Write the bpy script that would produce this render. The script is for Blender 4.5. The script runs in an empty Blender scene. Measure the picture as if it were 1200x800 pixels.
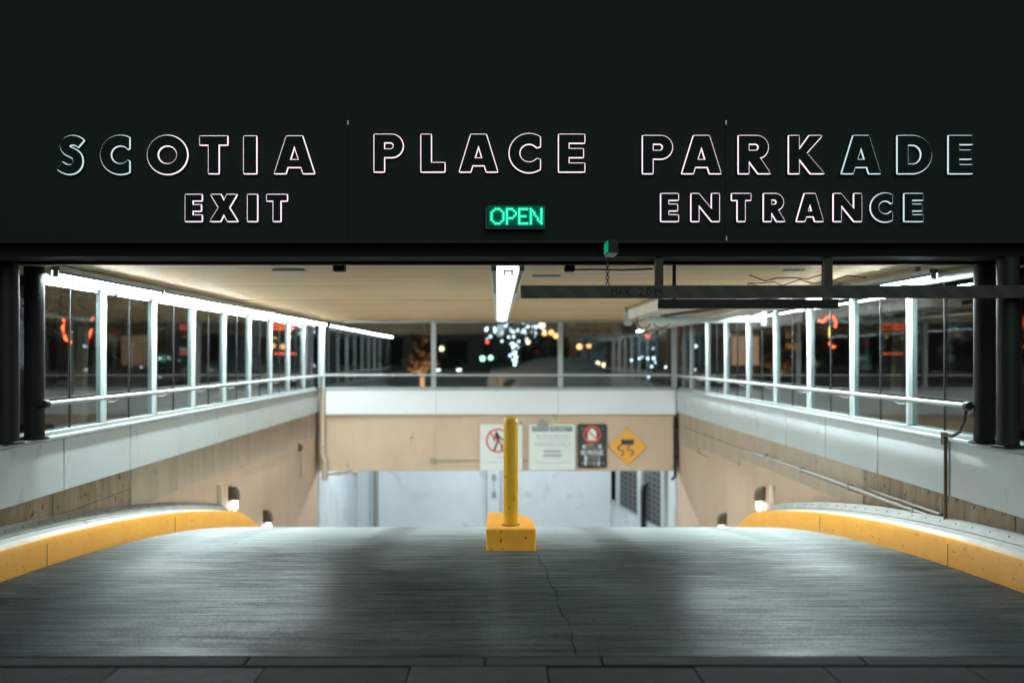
import bpy, bmesh, math, random
from math import radians as R, pi, sin, cos
random.seed(7)
S = bpy.context.scene
COL = S.collection

# ------------------------------------------------------------------ camera, world, exposure
CH = 1.45            # camera height above the street
F = 1166.667         # focal length in photograph pixels
VX, VY = 583.0, 418.0
cam_data = bpy.data.cameras.new('camera')
cam = bpy.data.objects.new('camera', cam_data)
COL.objects.link(cam)
cam.location = (0, 0, CH)
cam.rotation_euler = (R(90), 0, 0)
cam_data.lens = 35.0
cam_data.sensor_width = 36.0
cam_data.shift_x = (600 - VX) / 1200
cam_data.shift_y = (VY - 400) / 1200
cam_data.clip_start = 0.05
cam_data.clip_end = 600
cam_data.dof.use_dof = True
cam_data.dof.focus_distance = 7.6
cam_data.dof.aperture_fstop = 1.0
S.camera = cam

world = bpy.data.worlds.new('World')
S.world = world
world.use_nodes = True
bg = world.node_tree.nodes['Background']
bg.inputs['Color'].default_value = (0.0065, 0.0105, 0.0095, 1)   # night sky glow over the city
bg.inputs['Strength'].default_value = 1.0

sun_data = bpy.data.lights.new('street_glow', 'SUN')
sun_data.energy = 1.25
sun_data.angle = R(60)
sun_data.color = (0.80, 1.0, 0.92)
sun = bpy.data.objects.new('street_glow', sun_data)
COL.objects.link(sun)
sun.rotation_euler = (R(58), 0, R(6))       # from high behind the camera

S.view_settings.view_transform = 'Standard'
S.view_settings.look = 'None'
S.view_settings.gamma = 1
S.view_settings.exposure = 0.0
S.view_settings.use_curve_mapping = False
S.cycles.use_denoising = True
S.cycles.denoising_input_passes = 'RGB_ALBEDO_NORMAL'
S.cycles.denoising_prefilter = 'ACCURATE'
S.cycles.max_bounces = 10
S.cycles.diffuse_bounces = 4
S.cycles.glossy_bounces = 4
S.cycles.transparent_max_bounces = 24
S.cycles.sample_clamp_indirect = 6
S.cycles.caustics_reflective = False
S.cycles.caustics_refractive = False

def ux(px, d): return (px - VX) / F * d
def uz(py, d): return CH + (VY - py) / F * d

# ------------------------------------------------------------------ materials
MATS = {}
def principled(name, color, rough=0.6, metal=0.0, spec=0.5, coat=0.0):
    m = bpy.data.materials.new(name); m.use_nodes = True
    b = m.node_tree.nodes['Principled BSDF']
    b.inputs['Base Color'].default_value = (*color, 1)
    b.inputs['Roughness'].default_value = rough
    b.inputs['Metallic'].default_value = metal
    b.inputs['Specular IOR Level'].default_value = spec
    b.inputs['Coat Weight'].default_value = coat
    MATS[name] = m
    return m, m.node_tree, b

def varied(name, c1, c2, scale=(4, 4, 4), rough=(0.5, 0.7), detail=6, bump=0.15, bump_scale=(60, 60, 60),
           metal=0.0, spots=None, spot_scale=14, spot_at=0.66, spec=0.5, dist=0.01, spot_map=(1, 1, 1)):
    """noise-mixed two tone surface with fine relief and optional stains"""
    m, nt, b = principled(name, c1, rough[0], metal, spec)
    N, L = nt.nodes, nt.links
    tc = N.new('ShaderNodeTexCoord')
    mp = N.new('ShaderNodeMapping'); mp.inputs['Scale'].default_value = scale
    geo = N.new('ShaderNodeNewGeometry')
    L.new(geo.outputs['Position'], mp.inputs['Vector'])
    n1 = N.new('ShaderNodeTexNoise'); n1.inputs['Scale'].default_value = 1.0
    n1.inputs['Detail'].default_value = detail; n1.inputs['Roughness'].default_value = 0.62
    L.new(mp.outputs[0], n1.inputs['Vector'])
    cr = N.new('ShaderNodeValToRGB')
    cr.color_ramp.elements[0].position = 0.34; cr.color_ramp.elements[0].color = (*c1, 1)
    cr.color_ramp.elements[1].position = 0.68; cr.color_ramp.elements[1].color = (*c2, 1)
    L.new(n1.outputs['Fac'], cr.inputs['Fac'])
    out = cr.outputs['Color']
    if spots:
        n3 = N.new('ShaderNodeTexNoise'); n3.inputs['Scale'].default_value = spot_scale; n3.inputs['Detail'].default_value = 3
        mp3 = N.new('ShaderNodeMapping'); mp3.inputs['Scale'].default_value = spot_map
        L.new(geo.outputs['Position'], mp3.inputs['Vector']); L.new(mp3.outputs[0], n3.inputs['Vector'])
        r3 = N.new('ShaderNodeValToRGB')
        r3.color_ramp.elements[0].position = spot_at; r3.color_ramp.elements[0].color = (0, 0, 0, 1)
        r3.color_ramp.elements[1].position = spot_at + 0.05; r3.color_ramp.elements[1].color = (1, 1, 1, 1)
        L.new(n3.outputs['Fac'], r3.inputs['Fac'])
        mx = N.new('ShaderNodeMix'); mx.data_type = 'RGBA'
        mx.inputs['B'].default_value = (*spots, 1)
        L.new(r3.outputs['Color'], mx.inputs['Factor']); L.new(out, mx.inputs['A'])
        out = mx.outputs['Result']
    L.new(out, b.inputs['Base Color'])
    rr = N.new('ShaderNodeMapRange')
    rr.inputs['To Min'].default_value = rough[0]; rr.inputs['To Max'].default_value = rough[1]
    L.new(n1.outputs['Fac'], rr.inputs['Value']); L.new(rr.outputs[0], b.inputs['Roughness'])
    if bump:
        mp2 = N.new('ShaderNodeMapping'); mp2.inputs['Scale'].default_value = bump_scale
        L.new(geo.outputs['Position'], mp2.inputs['Vector'])
        n2 = N.new('ShaderNodeTexNoise'); n2.inputs['Scale'].default_value = 1.0; n2.inputs['Detail'].default_value = 4
        L.new(mp2.outputs[0], n2.inputs['Vector'])
        bp = N.new('ShaderNodeBump'); bp.inputs['Strength'].default_value = bump; bp.inputs['Distance'].default_value = dist
        L.new(n2.outputs['Fac'], bp.inputs['Height']); L.new(bp.outputs[0], b.inputs['Normal'])
    return m

def emission(name, color, strength, sampled=False):
    m = bpy.data.materials.new(name); m.use_nodes = True
    nt = m.node_tree
    for n in list(nt.nodes):
        nt.nodes.remove(n)
    e = nt.nodes.new('ShaderNodeEmission'); o = nt.nodes.new('ShaderNodeOutputMaterial')
    e.inputs['Color'].default_value = (*color, 1); e.inputs['Strength'].default_value = strength
    nt.links.new(e.outputs[0], o.inputs['Surface'])
    MATS[name] = m
    if not sampled: m.cycles.emission_sampling = 'NONE'
    return m

# road slab: broom finished concrete, streaked across the lane
def road_material(name, c1, c2, gloss, crest_glow):
    m, nt, b = principled(name, c1, gloss)
    N, L = nt.nodes, nt.links
    geo = N.new('ShaderNodeNewGeometry')
    def noise(sc, detail=5, rough=0.6):
        mp = N.new('ShaderNodeMapping'); mp.inputs['Scale'].default_value = sc
        L.new(geo.outputs['Position'], mp.inputs['Vector'])
        n = N.new('ShaderNodeTexNoise'); n.inputs['Scale'].default_value = 1; n.inputs['Detail'].default_value = detail
        n.inputs['Roughness'].default_value = rough
        L.new(mp.outputs[0], n.inputs['Vector'])
        return n.outputs['Fac']
    streak = noise((1.1, 20, 1), 9, 0.74)
    fine = noise((3.2, 70, 1), 4, 0.7)
    patch = noise((0.7, 0.9, 1), 4)
    speck = noise((95, 60, 60), 3, 0.7)
    a = N.new('ShaderNodeMath'); a.operation = 'MULTIPLY_ADD'; a.inputs[1].default_value = 0.56
    fa_ = N.new('ShaderNodeMath'); fa_.operation = 'MULTIPLY'; fa_.inputs[1].default_value = 0.42; L.new(fine, fa_.inputs[0])
    fb_ = N.new('ShaderNodeMath'); fb_.operation = 'MULTIPLY_ADD'; fb_.inputs[1].default_value = 0.58; L.new(streak, fb_.inputs[0]); L.new(fa_.outputs[0], fb_.inputs[2])
    streak = fb_.outputs[0]
    L.new(streak, a.inputs[0])
    p2 = N.new('ShaderNodeMath'); p2.operation = 'MULTIPLY'; p2.inputs[1].default_value = 0.20
    L.new(patch, p2.inputs[0]); L.new(p2.outputs[0], a.inputs[2])
    a2 = N.new('ShaderNodeMath'); a2.operation = 'MULTIPLY_ADD'; a2.inputs[1].default_value = 0.26
    L.new(speck, a2.inputs[0]); L.new(a.outputs[0], a2.inputs[2])
    cr = N.new('ShaderNodeValToRGB')
    cr.color_ramp.elements[0].position = 0.455; cr.color_ramp.elements[0].color = (*c1, 1)
    cr.color_ramp.elements[1].position = 0.575; cr.color_ramp.elements[1].color = (*c2, 1)
    L.new(a2.outputs[0], cr.inputs['Fac'])
    # brightness toward the crest is painted into the colour, paler with depth
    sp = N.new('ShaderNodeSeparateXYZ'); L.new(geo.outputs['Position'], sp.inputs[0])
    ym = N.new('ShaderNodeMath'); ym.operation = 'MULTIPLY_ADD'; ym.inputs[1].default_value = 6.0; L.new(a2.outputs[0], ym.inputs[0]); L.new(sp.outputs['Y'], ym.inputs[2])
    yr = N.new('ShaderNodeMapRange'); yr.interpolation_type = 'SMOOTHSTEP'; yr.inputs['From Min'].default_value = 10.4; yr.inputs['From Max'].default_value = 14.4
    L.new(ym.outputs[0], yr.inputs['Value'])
    dm = N.new('ShaderNodeMix'); dm.data_type = 'RGBA'; dm.inputs['B'].default_value = (*crest_glow, 1)
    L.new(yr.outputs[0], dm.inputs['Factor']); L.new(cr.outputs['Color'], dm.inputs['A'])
    # oil drips
    oil = noise((5.5, 5.5, 5.5), 3, 0.5)
    orr = N.new('ShaderNodeValToRGB'); orr.color_ramp.elements[0].position = 0.67; orr.color_ramp.elements[0].color = (0, 0, 0, 1)
    orr.color_ramp.elements[1].position = 0.72; orr.color_ramp.elements[1].color = (0.75, 0.75, 0.75, 1); L.new(oil, orr.inputs['Fac'])
    om = N.new('ShaderNodeMix'); om.data_type = 'RGBA'; om.inputs['B'].default_value = (0.010, 0.012, 0.012, 1)
    L.new(orr.outputs['Color'], om.inputs['Factor']); 
    def math_(op, v, *k):
        n_ = N.new('ShaderNodeMath'); n_.operation = op; L.new(v, n_.inputs[0])
        for q_, kk in enumerate(k):
            if isinstance(kk, (int, float)): n_.inputs[q_+1].default_value = kk
            else: L.new(kk, n_.inputs[q_+1])
        return n_.outputs[0]
    tx = math_('ABSOLUTE', math_('SUBTRACT', math_('ABSOLUTE', math_('SUBTRACT', math_('ABSOLUTE', sp.outputs['X']), 1.8)), 0.74))
    tm = N.new('ShaderNodeMapRange'); tm.interpolation_type = 'SMOOTHSTEP'; tm.inputs['From Min'].default_value = 0.06; tm.inputs['From Max'].default_value = 0.24
    tm.inputs['To Min'].default_value = 0.95; tm.inputs['To Max'].default_value = 0.0; L.new(tx, tm.inputs['Value'])
    tf = math_('MULTIPLY', tm.outputs[0], noise((1.6, 0.5, 1), 4))
    tk = N.new('ShaderNodeMix'); tk.data_type = 'RGBA'; tk.inputs['B'].default_value = (0.012, 0.015, 0.016, 1)
    L.new(tf, tk.inputs['Factor']); L.new(dm.outputs['Result'], tk.inputs['A']); L.new(tk.outputs['Result'], om.inputs['A']); L.new(om.outputs['Result'], b.inputs['Base Color'])
    rr = N.new('ShaderNodeMapRange'); rr.inputs['From Min'].default_value = 0.42; rr.inputs['From Max'].default_value = 0.58
    rr.inputs['To Min'].default_value = gloss + 0.20; rr.inputs['To Max'].default_value = gloss - 0.06
    L.new(streak, rr.inputs['Value'])
    # the rain-worn front edge of the slab is rougher than the tyre-polished part
    fr_ = N.new('ShaderNodeMapRange'); fr_.inputs['From Min'].default_value = 4.9; fr_.inputs['From Max'].default_value = 7.0
    fr_.inputs['To Min'].default_value = 0.34; fr_.inputs['To Max'].default_value = 0.0
    L.new(sp.outputs['Y'], fr_.inputs['Value'])
    ra = N.new('ShaderNodeMath'); ra.operation = 'ADD'; L.new(rr.outputs[0], ra.inputs[0]); L.new(fr_.outputs[0], ra.inputs[1])
    L.new(ra.outputs[0], b.inputs['Roughness'])
    gr1 = noise((3.0, 60, 1), 3); gr2 = noise((110, 110, 110), 2)
    gm = N.new('ShaderNodeMath'); gm.operation = 'MULTIPLY_ADD'; gm.inputs[1].default_value = 0.45
    L.new(gr2, gm.inputs[0]); L.new(gr1, gm.inputs[2]); groove = gm.outputs[0]
    bp = N.new('ShaderNodeBump'); bp.inputs['Strength'].default_value = 0.40; bp.inputs['Distance'].default_value = 0.010
    L.new(groove, bp.inputs['Height']); L.new(bp.outputs[0], b.inputs['Normal'])
    tg = N.new('ShaderNodeCombineXYZ'); tg.inputs['Y'].default_value = 1.0      # broom lines run across the lane
    L.new(tg.outputs[0], b.inputs['Tangent']); b.inputs['Anisotropic'].default_value = 1.0
    b.inputs['Specular IOR Level'].default_value = 0.42
    b.inputs['Specular Tint'].default_value = (0.88, 1.0, 1.0, 1)
    cw = N.new('ShaderNodeMapRange'); cw.inputs['From Min'].default_value = 0.45; cw.inputs['From Max'].default_value = 0.58
    cw.inputs['To Min'].default_value = 0.0; cw.inputs['To Max'].default_value = 0.30
    L.new(a2.outputs[0], cw.inputs['Value']); L.new(cw.outputs[0], b.inputs['Coat Weight'])
    b.inputs['Coat Roughness'].default_value = 0.28
    return m

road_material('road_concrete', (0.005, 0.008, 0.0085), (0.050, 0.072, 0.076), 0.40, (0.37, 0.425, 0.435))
varied('ramp_concrete', (0.36, 0.37, 0.36), (0.46, 0.47, 0.455), (0.5, 8, 1), (0.6, 0.8), bump=0.3, bump_scale=(2, 40, 2))  # pale tone set so the unseen lower ramp bounces light upward
varied('road_bed', (0.015, 0.016, 0.016), (0.03, 0.03, 0.03), bump=0)
varied('paving', (0.007, 0.010, 0.010), (0.022, 0.029, 0.028), (3, 6, 3), (0.75, 0.95), bump=0.6, spec=0.3, spots=(0.006, 0.008, 0.008), spot_scale=9)
varied('paving_plate', (0.008, 0.014, 0.0135), (0.032, 0.050, 0.047), (5, 9, 5), (0.7, 0.9), bump=0.6, spec=0.3)
varied('asphalt', (0.035, 0.038, 0.038), (0.06, 0.062, 0.062), (1, 1, 1), (0.55, 0.8), bump=0.3)
varied('kerb_yellow', (0.80, 0.33, 0.022), (0.86, 0.40, 0.038), (3, 3, 6), (0.40, 0.58), bump=0.25, bump_scale=(30, 30, 30), spots=(0.42, 0.19, 0.035), spot_scale=15, spot_at=0.665, spot_map=(2.0, 0.8, 2.2))
varied('kerb_concrete', (0.50, 0.44, 0.36), (0.66, 0.60, 0.52), (5, 5, 5), (0.45, 0.7), bump=0.3, spots=(0.25, 0.17, 0.1), spot_at=0.70)
varied('bollard_yellow', (0.72, 0.355, 0.008), (0.82, 0.43, 0.014), (9, 9, 2.5), (0.35, 0.55), bump=0.15, bump_scale=(30, 30, 12), spots=(0.13, 0.075, 0.015), spot_scale=9, spot_at=0.65, spot_map=(2.2, 2.2, 1))
varied('base_yellow', (0.84, 0.335, 0.014), (0.90, 0.40, 0.024), (7, 7, 7), (0.4, 0.65), bump=0.35, bump_scale=(40, 40, 40), spots=(0.22, 0.11, 0.03), spot_scale=17, spot_at=0.67)
varied('galvanised', (0.15, 0.158, 0.15), (0.24, 0.245, 0.23), (2, 3, 6), (0.5, 0.7), bump=0.1, spots=(0.13, 0.085, 0.05), spot_scale=5, spot_at=0.70)
varied('dark_bolt', (0.05, 0.045, 0.04), (0.09, 0.08, 0.07), bump=0)
varied('tan_wall', (0.59, 0.425, 0.30), (0.69, 0.515, 0.375), (1.2, 0.8, 0.5), (0.6, 0.8), bump=0.12, bump_scale=(25, 25, 25))
varied('tan_beam', (0.58, 0.425, 0.30), (0.68, 0.515, 0.375), (1.1, 0.8, 0.6), (0.6, 0.8), bump=0.12, bump_scale=(25, 25, 25), spots=(0.36, 0.28, 0.2), spot_scale=3.2, spot_at=0.68)
varied('rough_block', (0.24, 0.175, 0.12), (0.44, 0.34, 0.25), (7, 7, 2.2), (0.7, 0.9), bump=0.55, bump_scale=(45, 45, 30), spots=(0.13, 0.09, 0.06), spot_scale=11, spot_at=0.62)
varied('clean_block', (0.43, 0.34, 0.25), (0.55, 0.45, 0.35), (3, 3, 1.2), (0.6, 0.85), bump=0.3, bump_scale=(40, 40, 25), spots=(0.33, 0.25, 0.17), spot_scale=7, spot_at=0.68)
varied('panel_metal', (0.63, 0.695, 0.71), (0.69, 0.75, 0.765), (0.9, 0.9, 1.4), (0.32, 0.46), bump=0.015, bump_scale=(3, 3, 3), spots=(0.56, 0.62, 0.63), spot_scale=3, spot_at=0.64)
varied('panel_white', (0.80, 0.84, 0.85), (0.85, 0.88, 0.885), (0.7, 0.9, 1.4), (0.35, 0.5), bump=0.012, bump_scale=(3, 3, 3))
varied('frame_white', (0.40, 0.455, 0.46), (0.48, 0.53, 0.535), (3, 3, 3), (0.35, 0.5), bump=0.02)
varied('rail_grey', (0.13, 0.15, 0.152), (0.17, 0.19, 0.192), (3, 3, 3), (0.5, 0.65), bump=0.02)
principled('gasket', (0.02, 0.022, 0.022), 0.5)
principled('gap_dark', (0.03, 0.033, 0.034), 0.8)
varied('dark_metal', (0.009, 0.0115, 0.0115), (0.013, 0.0165, 0.016), (3, 3, 3), (0.5, 0.65), bump=0.02, spec=0.25)
varied('fascia_metal', (0.0098, 0.0158, 0.0140), (0.0122, 0.0188, 0.0167), (0.6, 1, 1.2), (0.7, 0.85), bump=0.01, spec=0.15)
principled('letter_black', (0.0128, 0.0196, 0.0174), 0.85, spec=0.1)
principled('header_black', (0.010, 0.012, 0.012), 0.85, spec=0.1)
principled('vent_brown', (0.015, 0.0165, 0.015), 0.8, spec=0.1)
varied('soffit', (0.56, 0.355, 0.17), (0.82, 0.56, 0.30), (0.30, 9, 1), (0.45, 0.65), bump=0.4, bump_scale=(0.2, 45, 1), dist=0.02)
varied('cream_metal', (0.60, 0.565, 0.48), (0.70, 0.665, 0.58), (2, 2, 2), (0.4, 0.6), bump=0.05)
varied('steel', (0.38, 0.40, 0.40), (0.5, 0.52, 0.52), (6, 6, 6), (0.3, 0.5), bump=0.03, metal=0.5)
varied('conduit_grey', (0.30, 0.30, 0.28), (0.42, 0.41, 0.38), (6, 6, 6), (0.35, 0.55), bump=0.03, metal=0.3)
varied('pipe_tan', (0.46, 0.38, 0.29), (0.56, 0.47, 0.37), (4, 4, 2), (0.45, 0.6), bump=0.05)
varied('pipe_white', (0.50, 0.55, 0.55), (0.58, 0.62, 0.62), (4, 4, 2), (0.35, 0.5), bump=0.03)
principled('black_rubber', (0.012, 0.013, 0.013), 0.45)
varied('bronze', (0.09, 0.07, 0.04), (0.14, 0.11, 0.06), (8, 8, 8), (0.35, 0.5), bump=0.05, metal=0.4)
varied('garage_white', (0.58, 0.635, 0.665), (0.70, 0.75, 0.775), (0.8, 0.8, 0.5), (0.5, 0.7), bump=0.08, bump_scale=(12, 12, 12), spots=(0.54, 0.59, 0.62), spot_scale=1.7, spot_at=0.60)
principled('screen_dark', (0.06, 0.063, 0.066), 0.6)
principled('hole_black', (0.006, 0.006, 0.007), 0.9)
varied('sign_white', (0.76, 0.80, 0.78), (0.80, 0.83, 0.81), (2, 2, 2), (0.3, 0.4), bump=0)
varied('sign_black', (0.020, 0.034, 0.034), (0.028, 0.042, 0.042), (4, 4, 4), (0.35, 0.5), bump=0)
varied('sign_amber', (0.86, 0.40, 0.06), (0.90, 0.44, 0.075), (4, 4, 4), (0.35, 0.5), bump=0)
principled('print_red', (0.72, 0.075, 0.03), 0.45)
principled('print_dark', (0.02, 0.035, 0.035), 0.5)
principled('print_teal', (0.02, 0.16, 0.15), 0.5)
principled('print_grey', (0.50, 0.54, 0.53), 0.5)
principled('print_pale', (0.62, 0.66, 0.645), 0.5)
principled('print_white', (0.80, 0.82, 0.81), 0.5)
TUBE_C = (0.85, 0.985, 1.0)
emission('tube_light', TUBE_C, 275, True)
emission('tube_light_new', TUBE_C, 370, True)
emission('lens_light', TUBE_C, 2.6, True)
emission('garage_tube', (0.86, 0.95, 1.0), 220, True)
emission('sconce_glow', (0.92, 0.98, 1.0), 8, True)
emission('letter_glow', (1.0, 0.78, 0.90), 1.5)
emission('letter_glow_teal', (0.72, 0.95, 1.0), 1.0)
emission('led_green', (0.06, 1.0, 0.50), 1.9)
emission('led_panel', (0.0, 0.075, 0.038), 1.0)
emission('led_halo', (0.0, 0.36, 0.20), 1.0)
emission('lens_green', (0.01, 0.62, 0.30), 0.45)
emission('neon_red', (1.0, 0.10, 0.03), 9.0)
emission('neon_yellow', (1.0, 0.62, 0.10), 5.0)
emission('lamp_orange', (1.0, 0.42, 0.13), 7.0)
emission('lamp_warm', (1.0, 0.72, 0.45), 7.0)
emission('lamp_green', (0.45, 1.0, 0.72), 7.0)
emission('lamp_white', (0.85, 0.93, 1.0), 7.0)
emission('fairy_bulb', (0.62, 0.82, 1.0), 12.0)
emission('lamp_red', (1.0, 0.12, 0.05), 5.0)
emission('window_warm', (1.0, 0.58, 0.36), 0.8)
emission('window_cool', (0.6, 0.8, 0.9), 0.10)
emission('letter_white', (0.75, 0.9, 1.0), 4.0)
varied('building_dark', (0.05, 0.045, 0.04), (0.08, 0.07, 0.06), (0.3, 0.3, 0.3), (0.6, 0.8), bump=0.1)
varied('building_brick', (0.20, 0.10, 0.07), (0.28, 0.15, 0.10), (1, 1, 4), (0.6, 0.8), bump=0.2)
varied('roof_dark', (0.03, 0.03, 0.03), (0.045, 0.045, 0.045), bump=0)
varied('bark', (0.12, 0.085, 0.055), (0.2, 0.15, 0.10), (9, 9, 3), (0.7, 0.9), bump=0.6, bump_scale=(30, 30, 8))
varied('leaf', (0.055, 0.075, 0.028), (0.10, 0.11, 0.045), (2, 2, 2), (0.5, 0.7), bump=0)
varied('leaf_brown', (0.24, 0.15, 0.08), (0.34, 0.23, 0.13), (2, 2, 2), (0.5, 0.7), bump=0)
principled('car_grey', (0.46, 0.49, 0.50), 0.3, 0.3, coat=0.6)
principled('car_dark', (0.03, 0.035, 0.04), 0.3, 0.3, coat=0.6)
principled('car_glass', (0.01, 0.012, 0.013), 0.08)
principled('tyre', (0.015, 0.015, 0.015), 0.8)
principled('planter', (0.3, 0.2, 0.13), 0.7)

# clear window glass: Schlick reflection over a see-through sheet
def glass_material(name, f0):
    m = bpy.data.materials.new(name); m.use_nodes = True
    nt = m.node_tree; N, L = nt.nodes, nt.links
    for n in list(N): N.remove(n)
    geo = N.new('ShaderNodeNewGeometry')
    dot = N.new('ShaderNodeVectorMath'); dot.operation = 'DOT_PRODUCT'
    L.new(geo.outputs['Incoming'], dot.inputs[0]); L.new(geo.outputs['Normal'], dot.inputs[1])
    ab = N.new('ShaderNodeMath'); ab.operation = 'ABSOLUTE'; L.new(dot.outputs['Value'], ab.inputs[0])
    inv = N.new('ShaderNodeMath'); inv.operation = 'SUBTRACT'; inv.inputs[0].default_value = 1.0; L.new(ab.outputs[0], inv.inputs[1])
    pw = N.new('ShaderNodeMath'); pw.operation = 'POWER'; pw.inputs[1].default_value = 5.0; L.new(inv.outputs[0], pw.inputs[0])
    ma = N.new('ShaderNodeMath'); ma.operation = 'MULTIPLY_ADD'; ma.inputs[1].default_value = 0.94; ma.inputs[2].default_value = f0
    L.new(pw.outputs[0], ma.inputs[0])
    tr = N.new('ShaderNodeBsdfTransparent'); tr.inputs['Color'].default_value = (0.74, 0.79, 0.785, 1)
    gl = N.new('ShaderNodeBsdfGlossy'); gl.inputs['Roughness'].default_value = 0.0
    gl.inputs['Color'].default_value = (1, 1, 1, 1)
    mx = N.new('ShaderNodeMixShader'); L.new(ma.outputs[0], mx.inputs['Fac']); L.new(tr.outputs[0], mx.inputs[1]); L.new(gl.outputs[0], mx.inputs[2])
    o = N.new('ShaderNodeOutputMaterial'); L.new(mx.outputs[0], o.inputs['Surface'])
    MATS[name] = m
glass_material('window_glass', 0.055); glass_material('coated_glass', 0.12)

# hazard stripes printed on the clearance bar
def stripes_material():
    m, nt, b = principled('hazard_stripes', (0.5, 0.35, 0.04), 0.5)
    N, L = nt.nodes, nt.links
    geo = N.new('ShaderNodeNewGeometry'); sp = N.new('ShaderNodeSeparateXYZ'); L.new(geo.outputs['Position'], sp.inputs[0])
    ad = N.new('ShaderNodeMath'); ad.operation = 'ADD'; L.new(sp.outputs['X'], ad.inputs[0]); L.new(sp.outputs['Z'], ad.inputs[1])
    mu = N.new('ShaderNodeMath'); mu.operation = 'MULTIPLY'; mu.inputs[1].default_value = 5.6; L.new(ad.outputs[0], mu.inputs[0])
    fr = N.new('ShaderNodeMath'); fr.operation = 'FRACT'; L.new(mu.outputs[0], fr.inputs[0])
    gt = N.new('ShaderNodeMath'); gt.operation = 'GREATER_THAN'; gt.inputs[1].default_value = 0.5; L.new(fr.outputs[0], gt.inputs[0])
    mx = N.new('ShaderNodeMix'); mx.data_type = 'RGBA'; mx.inputs['A'].default_value = (0.024, 0.017, 0.008, 1); mx.inputs['B'].default_value = (0.005, 0.006, 0.006, 1)
    L.new(gt.outputs[0], mx.inputs['Factor']); L.new(mx.outputs['Result'], b.inputs['Base Color'])
stripes_material()
varied('bar_brown', (0.014, 0.010, 0.005), (0.02, 0.015, 0.008), (3, 3, 3), (0.5, 0.7), bump=0.05)

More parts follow.
